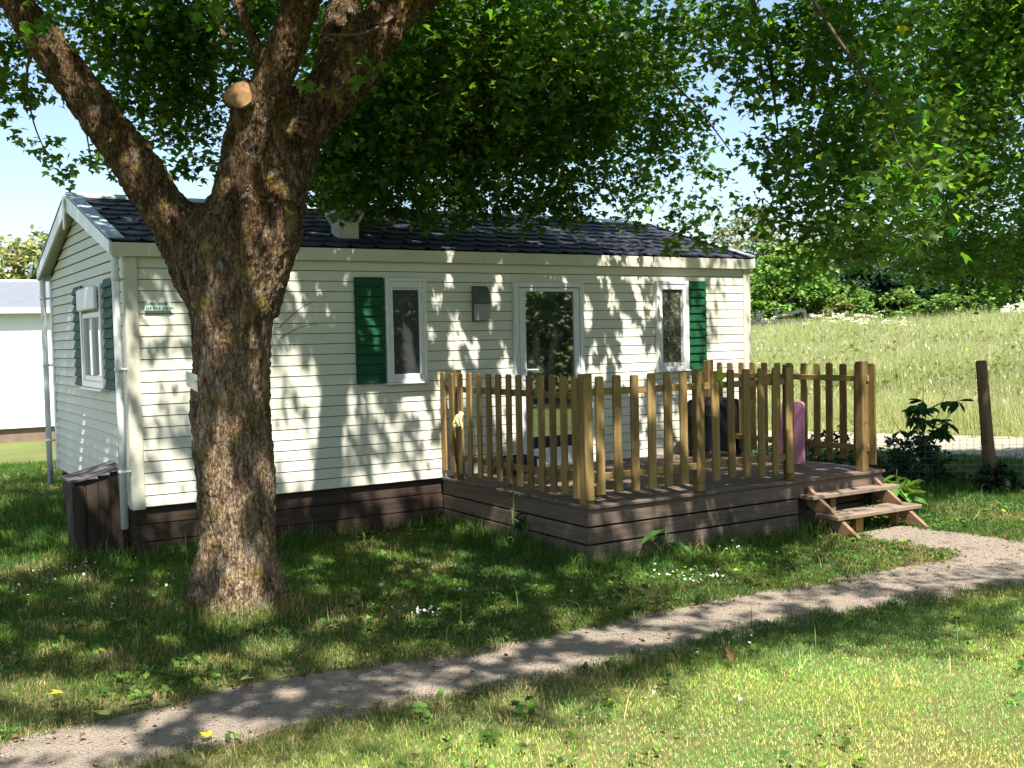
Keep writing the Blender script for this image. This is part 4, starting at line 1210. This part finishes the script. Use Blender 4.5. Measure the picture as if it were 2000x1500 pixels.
def blades(P, H, Wd, col, lean=.35, tipcol=None):
    """curved two-segment grass blades"""
    n = len(P)
    az = rng.uniform(0, 2 * np.pi, n); ln = np.abs(rng.normal(0, lean, n)) * H; la = rng.uniform(0, 2 * np.pi, n)
    sx = np.cos(az) * Wd / 2; sy = np.sin(az) * Wd / 2
    lx = np.cos(la) * ln; ly = np.sin(la) * ln
    V = np.empty((n, 5, 3))
    V[:, 0] = P; V[:, 0, 0] -= sx; V[:, 0, 1] -= sy
    V[:, 1] = P; V[:, 1, 0] += sx; V[:, 1, 1] += sy
    mx_, my_, mz_ = P[:, 0] + lx * .35, P[:, 1] + ly * .35, P[:, 2] + H * .58
    V[:, 2, 0] = mx_ + sx * .75; V[:, 2, 1] = my_ + sy * .75; V[:, 2, 2] = mz_
    V[:, 3, 0] = mx_ - sx * .75; V[:, 3, 1] = my_ - sy * .75; V[:, 3, 2] = mz_
    V[:, 4, 0] = P[:, 0] + lx; V[:, 4, 1] = P[:, 1] + ly; V[:, 4, 2] = P[:, 2] + H * np.sqrt(np.clip(1 - (ln / H) ** 2 * .5, .2, 1))
    b = (np.arange(n) * 5)[:, None]
    L = np.concatenate([b + np.array([[0, 1, 2, 3]]), b + np.array([[3, 2, 4]])], 1).ravel()
    st_ = np.concatenate([[0], np.cumsum(np.tile([4, 3], n))[:-1]])
    c = np.repeat(col, 5, 0).reshape(n, 5, 3).copy()
    if tipcol is not None: c[:, 4] = tipcol; c[:, 2:4] = .6 * c[:, 2:4] + .4 * np.asarray(tipcol)[:, None]
    return V.reshape(-1, 3), L, st_, c.reshape(-1, 3)


def join(parts):
    VV, LL, SS, CC = [], [], [], []; vo = lo = 0
    for V, L, s_, c in parts:
        VV.append(V); LL.append(L + vo); SS.append(s_ + lo); CC.append(c); vo += len(V); lo += len(L)
    return np.concatenate(VV), np.concatenate(LL), np.concatenate(SS), np.concatenate(CC)


def lawn_points():
    out = []
    N0 = 3600000
    x = rng.uniform(-6, 14, N0); y = rng.uniform(-9, 9, N0)
    px_, py_, d_ = project(np.stack([x, y, np.zeros(N0)], -1))
    vis = (px_ > -450) & (px_ < 2450) & (py_ < 1900) & (d_ > 1)
    # per m2 the raw draw has 6670; thin with distance
    p = np.where(vis, np.clip(6.0 / np.maximum(d_, .5), .20, 1) * .72, .012)
    k = rng.random(N0) < p
    x, y, d_ = x[k], y[k], d_[k]
    w = .16 * (vnoise(x * 3, y * 3) - .5) + .13 * (vnoise(x * 11, y * 11) - .5) + rng.normal(0, .03, len(x))
    bad = (inpoly(x + w, y + w + .06, PATH) & inpoly(x + w, y + w - .06, PATH)) | inpoly(x + w * 3, y + w * 3, LANEP)
    bad |= (x > .02) & (x < HL - .02) & (y > .02) & (y < HW)
    bad |= (x > DX0 + .02) & (x < DX1) & (y > DY + .02) & (y < .1)
    bad |= (x > -.41) & (x < 0) & (y > .32) & (y < .72)
    bad |= ((x - .2) ** 2 + (y + 2.1) ** 2 < .29 ** 2)
    bad |= (x + .49 * (y - 1.2) > 14.0) | ((x > -6.2) & (x < 1.85) & (y > 13.7))
    # worn, sparse turf under the tree and along the path
    k = ~bad
    return x[k], y[k], d_[k]


x, y, d_ = lawn_points()
dryn = vnoise(x * 1.1 + 3, y * 1.1) * .6 + vnoise(x * 4.1, y * 4.1 + 9) * .4
foot = smooth(1.3, .4, np.abs(y + 4.15)) * smooth(3.2, .5, x) + .55 * smooth(1.5, .3, np.hypot(x - .3, y + 2.9))      # worn turf at the path and foot of the tree
sunlit_lawn = smooth(-4.7, -5.6, y)
dry = np.clip(smooth(.50, .78, dryn + .22 * foot + .06 * sunlit_lawn), 0, 1)
bare = smooth(1.0, .3, np.hypot((x - 2.25) / 1.0, (y + .25) / .55)) * .9 + .8 * smooth(.16, .04, np.abs(y - DY + .08)) * (x > 2.9) * (x < 5.5)
thin = np.clip(1 - .62 * foot * smooth(.35, .65, dryn) - bare, .06, 1)
k = rng.random(len(x)) < thin
x, y, d_, dryn, dry = x[k], y[k], d_[k], dryn[k], dry[k]; foot_ = foot[k]
n = len(x)
H = rng.uniform(.016, .038, n) * (.8 + .6 * vnoise(x * 3, y * 3))
# longer, uncut grass at the skirting, terrace and trunk
edge = np.maximum.reduce([smooth(.55, .05, np.abs(y + .05)) * (x > -.3) * (x < 3.0), smooth(.5, .05, np.abs(y - DY + .1)) * (x > 2.7) * (x < 5.6), smooth(.4, .05, np.abs(x - DX0 + .08)) * (y > DY) * (y < 0),
                          smooth(.75, .3, np.hypot(x - .2, y + 2.1)), smooth(.45, .08, np.abs(x + .35)) * (y > 0) * (y < 4), .7 * smooth(1.9, .3, np.abs(x - 8.6)) * smooth(1.8, .6, np.abs(y + .9))])
H = H * (1 + 1.1 * smooth(-3.6, -.8, y)) * (1 - .38 * smooth(-4.5, -5.2, y)) + edge * rng.random(n) ** 2 * .17
tall = rng.random(n) < .004
H[tall] += rng.uniform(.05, .16, tall.sum())
g = np.stack([.064 * np.ones(n), .142 * np.ones(n), .022 * np.ones(n)], -1) * np.exp(rng.normal(0, .28, (n, 1)))
g[:, 0] *= np.exp(rng.normal(.12, .22, n))
clover = vnoise(x * 2.1 + 40, y * 2.1) > .62
g[clover] *= np.array([.7, .85, 1.1])
straw = np.stack([.34 * np.ones(n), .27 * np.ones(n), .125 * np.ones(n)], -1) * np.exp(rng.normal(0, .25, (n, 1)))
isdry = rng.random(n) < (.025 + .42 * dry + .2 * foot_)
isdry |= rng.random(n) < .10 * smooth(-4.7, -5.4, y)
straw = straw * (1 + .95 * smooth(-4.6, -5.2, y)[:, None])  # straw and green brightened past the path: sunlight put into blade colour
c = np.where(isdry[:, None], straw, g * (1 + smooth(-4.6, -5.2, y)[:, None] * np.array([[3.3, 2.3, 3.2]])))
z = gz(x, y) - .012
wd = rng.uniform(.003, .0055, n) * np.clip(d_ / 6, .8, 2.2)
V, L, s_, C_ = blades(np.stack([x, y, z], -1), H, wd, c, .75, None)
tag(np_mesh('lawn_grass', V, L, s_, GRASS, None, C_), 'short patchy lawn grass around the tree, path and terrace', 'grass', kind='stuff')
print('lawn', n)

# broad low weeds in the lawn (plantain, dandelion leaves)
n = 5200
x = rng.uniform(-3, 8, n); y = rng.uniform(-7, 0, n)
ok = ~inpoly(x, y, PATH) & ~((x > DX0) & (x < DX1) & (y > DY)) & (vnoise(x * 1.7, y * 1.7 + 20) > .47) & (rng.random(n) < np.where(y < -4.6, .22, 1)) & (np.hypot(x - .2, y + 2.1) > .45)
x, y = x[ok], y[ok]
P = np.stack([x, y, np.full(len(x), .012)], -1); P = np.repeat(P, 5, 0) + rng.normal(0, .022, (len(x) * 5, 3)) * np.array([1, 1, .15])
V, L, s_, C_ = leaves(P, rng.uniform(.02, .055, len(P)), leafcol(len(P), (.07, .14, .025), .3), .25, .25, QV, QF)
tag(np_mesh('lawn_weeds', V, L, s_, GRASS, None, C_), 'low broad leaved weeds scattered through the lawn', 'weeds', kind='stuff')

# daisies
P = []
for (cx, cy, r, k) in ((1.1, -3.1, .16, 22), (3.0, -3.3, .30, 30), (3.25, -3.45, .2, 12), (-.5, -.1, .35, 26), (-.9, -.8, .5, 18), (-.6, -1.6, .4, 10), (1.6, -2.3, .9, 14), (3.9, -2.9, .6, 10), (2.1, -4.9, .8, 6), (.2, -1.2, .6, 9), (1.5, -5.0, .5, 4)):
    P.append(np.stack([rng.normal(cx, r * .6, k), rng.normal(cy, r * .5, k), rng.uniform(.05, .085, k)], -1))
P = np.concatenate(P); parts = []
hexv = np.array([(math.cos(t), math.sin(t), 0) for t in np.arange(8) * math.pi / 4] + [(0, 0, .35)], np.float32)
hf = [(i, (i + 1) % 8, 8) for i in range(8)]
V, L, s_, C_ = leaves(P, rng.uniform(.007, .011, len(P)), np.tile([[.85, .85, .82]], (len(P), 1)), .1, .35, hexv, hf)
parts.append((V, L, s_, C_))
V, L, s_, C_ = blades(P * np.array([1, 1, 0]), P[:, 2], np.full(len(P), .003), leafcol(len(P), (.08, .15, .03)), .05)
parts.append((V, L, s_, C_))
V, L, s_, C_ = join(parts)
tag(np_mesh('daisies', V, L, s_, GRASS, None, C_), 'tiny white daisies scattered in patches in the shaded lawn', 'daisies', kind='stuff')

# dead leaf litter
n = 1100
x = rng.uniform(-3, 7, n); y = np.where(rng.random(n) < .5, rng.normal(-3.75, .22, n), rng.uniform(-5.2, -.1, n))
k = rng.random(n) < .35; x[k] = rng.normal(2.0, .75, k.sum()); y[k] = -np.abs(rng.normal(.1, .28, k.sum()))
ok = ~((x > DX0 - .02) & (x < DX1) & (y > DY - .02)) & (np.hypot(x - .2, y + 2.1) > .4) & (y < -.02)
x, y = x[ok], y[ok]
P = np.stack([x, y, rng.uniform(.012, .03, len(x))], -1)
cc = leafcol(len(P), (.11, .068, .038), .35, .02)
V, L, s_, C_ = leaves(P, rng.uniform(.016, .04, len(P)), cc, 0, .3)
tag(np_mesh('leaf_litter', V, L, s_, GRASS, None, C_), 'brown dead leaves scattered along the path edge and skirting', 'dead leaves', kind='stuff')

# loose pebbles on the path
n = 16000
x = rng.uniform(-3.2, 7.5, n); y = rng.uniform(-6, -2.6, n)
ok = inpoly(x, y, PATH); x, y = x[ok], y[ok]
ov = np.array([(1, 0, 0), (0, 1, 0), (-1, 0, 0), (0, -1, 0), (0, 0, .7), (.1, .1, -.5)], np.float32)
of = [(0, 1, 4), (1, 2, 4), (2, 3, 4), (3, 0, 4), (1, 0, 5), (2, 1, 5), (3, 2, 5), (0, 3, 5)]
V, L, s_, C_ = leaves(np.stack([x, y, np.full(len(x), -.011)], -1), rng.uniform(.003, .009, len(x)) * np.exp(rng.normal(0, .3, len(x))), np.clip(np.array([[.31, .265, .215]]) * np.exp(rng.normal(0, .4, (len(x), 1))), .03, .6), 0, .5, ov, of)
tag(np_mesh('path_pebbles', V, L, s_, paint('pebble', (.28, .25, .21), .9, .2, .5, 40), None, C_), 'loose small grey pebbles lying on the gravel path', 'pebbles', kind='stuff')

# single fallen leaves
flat_leaf = None
for (x, y, s, a, cname, colr, lab) in ((-.653, -4.36, .065, .6, 'yellow', (.62, .52, .03), 'bright yellow fallen leaf on the near path edge'),
                                       (-1.116, -3.365, .10, 2.0, 'gold', (.50, .38, .05), 'golden fallen leaf in the grass at the left edge'),
                                       (-.299, -3.706, .085, 4.0, 'pale', (.42, .48, .18), 'pale green fallen leaf on the turf below the trunk'),
                                       (-.986, -3.846, .10, 1.0, 'olive', (.46, .44, .14), 'yellowish green fallen leaf on the far path edge'),
                                       (.0, -4.33, .09, 2.6, 'lime', (.52, .52, .05), 'lime yellow fallen leaf on the near path edge further right'),
                                       (3.55, -5.25, .12, 1.9, 'gold2', (.48, .38, .10), 'tan fallen leaf on the sunlit lawn at the right'),
                                       (2.0, -4.98, .08, .3, 'brown', (.22, .12, .06), 'brown curled fallen leaf standing in the sunlit lawn')):
    V = LV * s; ca, sa = math.cos(a), math.sin(a)
    tl = 1.1 if cname == 'brown' else .18
    V = np.stack([V[:, 0], V[:, 1] * math.cos(tl) - V[:, 2], V[:, 1] * math.sin(tl) + V[:, 2]], -1)
    V = np.stack([V[:, 0] * ca - V[:, 1] * sa + x, V[:, 0] * sa + V[:, 1] * ca + y, V[:, 2] + .035 if y > -4.2 or y < -4.6 else V[:, 2] + .012], -1)
    o = np_mesh('fallen_leaf', V, np.array([0, 1, 2, 3, 4, 0, 4, 5, 6, 7]), [0, 5], GRASS, None, np.tile([colr], (8, 1)))
    tag(o, lab, 'leaf', 'fallen leaves')
# leaf hanging at the front fence
V = LV * .17; V = np.stack([V[:, 0] * .62 + V[:, 1] * .25, V[:, 2] * .6, -V[:, 1]], -1) + np.array([4.315, -2.425, 1.49])
tag(np_mesh('hanging_leaf', V, np.array([0, 1, 2, 3, 4, 0, 4, 5, 6, 7]), [0, 5], GRASS, None, np.tile([(.30, .40, .04)], (8, 1))), 'yellow green leaf hanging against the front picket fence', 'leaf')

# ---- meadow


def meadow():
    parts = []
    N0 = 1050000
    e = rng.uniform(0, 1, N0) ** 1.55 * 34 + .05; t = rng.uniform(-16, 34, N0)
    # meadow frame: e runs away from the lane, t along it
    ux, uy = 1 / math.hypot(1, .49), .49 / math.hypot(1, .49)
    x = 14.2 + ux * e - uy * t; y = 1.2 + uy * e + ux * t
    px_, py_, dd = project(np.stack([x, y, gz(x, y)], -1))
    vis = (px_ > 1380) & (px_ < 2080)
    k = vis | (rng.random(N0) < .03)
    x, y, e, dd = x[k], y[k], e[k], dd[k]
    n = len(x)
    z = gz(x, y)
    nz = vnoise(x * .55, y * .55); fine = vnoise(x * 2.2, y * 2.2)
    nearband = smooth(3.2, 1.6, e + 1.2 * (fine - .5))
    H = np.where(nearband > .5, rng.uniform(.25, .75, n) * (.7 + .5 * nz), rng.uniform(.35, 1.05, n) * (.65 + .6 * nz)) * smooth(-.2, .9, e) * 1.12
    g = np.array([[.21, .31, .075]]) * (.75 + .5 * nz[:, None]) * np.exp(rng.normal(0, .28, (n, 1)))
    s_ = np.array([[.46, .45, .25]]) * np.exp(rng.normal(0, .25, (n, 1)))
    frac = np.where(nearband > .5, .52, .30) + .35 * (fine - .5)
    c = np.where((rng.random(n) < frac)[:, None], s_, g)
    tip = np.where((rng.random(n) < .5)[:, None], np.array([[.50, .46, .30]]) * np.exp(rng.normal(0, .2, (n, 1))), c)
    wd = rng.uniform(.004, .008, n) * np.clip(dd / 18, .9, 2.4)
    parts.append(blades(np.stack([x, y, z], -1), H, wd, c, .5, tip))
    # seed heads: slim upright plumes on the tallest stems
    q = (rng.random(n) < .035) & (e > .8)
    P = np.stack([x[q], y[q], z[q] + H[q] * .92], -1); k2 = len(P)
    lvv = np.array([(0, 0, 0), (.16, .5, .05), (0, 1, 0), (-.16, .5, .05)], np.float32)
    parts.append(leaves(P, rng.uniform(.05, .13, k2), np.array([[.42, .36, .25]]) * np.exp(rng.normal(0, .22, (k2, 1))), 1.2, .5, lvv, QF))
    # broad leaved herbs low in the further band
    q = (rng.random(n) < .16) & (e > 2.2) & (nz > .35)
    P = np.repeat(np.stack([x[q], y[q], z[q] + H[q] * .45], -1), 3, 0); P += rng.normal(0, .12, P.shape)
    parts.append(leaves(P, rng.uniform(.08, .17, len(P)), leafcol(len(P), (.105, .17, .035), .3), .2, .5, QV, QF))
    return join(parts)


V, L, s_, C_ = meadow()
tag(np_mesh('meadow_grass', V, L, s_, GRASS, None, C_), 'tall pale seeding grass of the meadow beyond the lane', 'meadow grass', kind='stuff')
print('meadow verts', len(V))
P = []
for (px_, d0, k, w) in ((1640, 40, 26, 38), (1690, 38, 16, 25), (1600, 42, 8, 30), (1760, 36, 8, 60), (1520, 40, 6, 50)):
    for i in range(k):
        p = at(px_ + rng.normal(0, w * .45), 640, d0 + rng.normal(0, 1.5)); P.append((p[0], p[1], float(gz(p[0], p[1])) + rng.uniform(.95, 1.25)))
P = np.array(P); P = np.repeat(P, 9, 0) + rng.normal(0, .07, (len(P) * 9, 3)) * np.array([1, 1, .2])
V, L, s_, C_ = leaves(P, rng.uniform(.05, .09, len(P)), np.tile([[.8, .8, .72]], (len(P), 1)), 0, .3, QV, QF)
tag(np_mesh('meadow_flowers', V, L, s_, GRASS, None, C_), 'white umbel flowers along the crest of the meadow', 'wild flowers', kind='stuff')

# ---- single plants


def stem_plant(name, base, label, h, nst, col, leaf, per, spread, palm=False, cat='plant', group=None, tilt=.6):
    t = thing(name, base, label, cat, group); b = np.array(base)
    m = MB(); parts = []
    for s in range(nst):
        az = rng.uniform(0, 6.28); ln = rng.uniform(.15, 1) * spread; hh = h * rng.uniform(.6, 1)
        if s == 0: ln *= .2; hh = h
        tip = b + np.array([math.cos(az) * ln, math.sin(az) * ln, hh]); mid = b * .5 + tip * .5 + np.array([0, 0, hh * .12])
        m.tube([b, mid, tip], [.009, .006, .003], 6)
        tt = np.sort(rng.uniform(.25, 1, per))
        q0 = (1 - tt)[:, None] ** 2 * b + 2 * (tt * (1 - tt))[:, None] * mid + (tt ** 2)[:, None] * tip
        if palm:
            q0 = np.repeat(q0, 6, 0)
        k = len(q0)
        az2 = rng.uniform(0, 6.28, k)
        R_ = rotm(az2, rng.normal(-.35, tilt * .5, k), rng.normal(0, .3, k))
        lv = np.array([(0, 0, 0), (.20, .35, .06), (.16, .7, .03), (0, 1, -.12), (-.16, .7, .03), (-.20, .35, .06)], np.float32)
        sz = rng.uniform(.6, 1.1, k) * leaf
        V = np.einsum('nij,kj->nki', R_, lv) * sz[:, None, None] + q0[:, None, :]
        base_ = (np.arange(k) * 6)[:, None]
        L = np.concatenate([base_ + np.array([[0, 1, 2, 3]]), base_ + np.array([[0, 3, 4, 5]])], 1).ravel()
        parts.append((V.reshape(-1, 3), L, np.arange(k * 2) * 4, np.repeat(leafcol(k, col, .22, .01), 6, 0)))
    m.build('stem', paint('plant_stem', (.10, .14, .05), .7, .2), t, 0, True)
    V, L, s_, C_ = join(parts)
    np_mesh('foliage', V, L, s_, GRASS, t, C_)
    return t


stem_plant('tall_plant', (9.15, -.8, 0), 'tall dark plant with spreading feathery leaves before the lane', 1.12, 8, (.028, .085, .030), .20, 4, .62, True)
stem_plant('leafy_plant', (6.75, -2.28, 0), 'bright green broad leaved plant drooping beside the steps', .42, 12, (.13, .25, .045), .24, 6, .30)
stem_plant('leafy_plant', (6.55, -1.9, 0), 'darker leafy plant behind the terrace corner by the steps', .45, 9, (.05, .12, .03), .20, 6, .25)
stem_plant('leafy_plant', (5.95, -2.62, 0), 'small green plant growing under the lower tread', .20, 5, (.08, .17, .035), .13, 5, .12)
stem_plant('dock_plant', (3.62, -2.52, 0), 'upright dock leaf against the front terrace boards', .24, 3, (.05, .17, .03), .26, 2, .06, tilt=.2)
stem_plant('weed_clump', (3.0, -1.5, 0), 'dark weed clump against the left side boards of the terrace', .34, 8, (.03, .085, .022), .15, 6, .25)
stem_plant('tall_weed', (2.72, -1.62, 0), 'thin tall weed with a pale top before the left side of the terrace', .62, 2, (.07, .14, .05), .07, 6, .05)
stem_plant('small_weed', (1.78, -.42, 0), 'small bright weed before the skirting right of the trunk', .22, 3, (.11, .22, .04), .12, 3, .07)
stem_plant('small_weed', (.42, -.35, 0), 'small weed against the skirting left of the trunk', .34, 3, (.05, .10, .03), .07, 6, .05)
for (x, y, h, lab) in ((7.5, -.8, .60, 'dark undergrowth bush behind the right fence'), (8.5, -1.1, .50, 'dark undergrowth bush left of the leaning post'), (8.2, .5, .45, 'dark undergrowth bush at the lane edge behind the right fence'), (9.9, -2.3, .40, 'low dark brush right of the leaning post'), (8.8, -2.0, .25, 'low brush round the foot of the leaning post')):
    bush_tree('undergrowth_bush', (x, y, 0), [(0, 0, h * .35, h * .8), (h * .9, .2, h * .25, h * .6), (-h * .9, -.1, h * .25, h * .6), (.1, .1, h * .75, h * .5), (h * .3, -h * .6, h * .2, h * .6)], 2200, .055, (.020, .045, .018), lab, 'bush', 'undergrowth by the lane', .015)
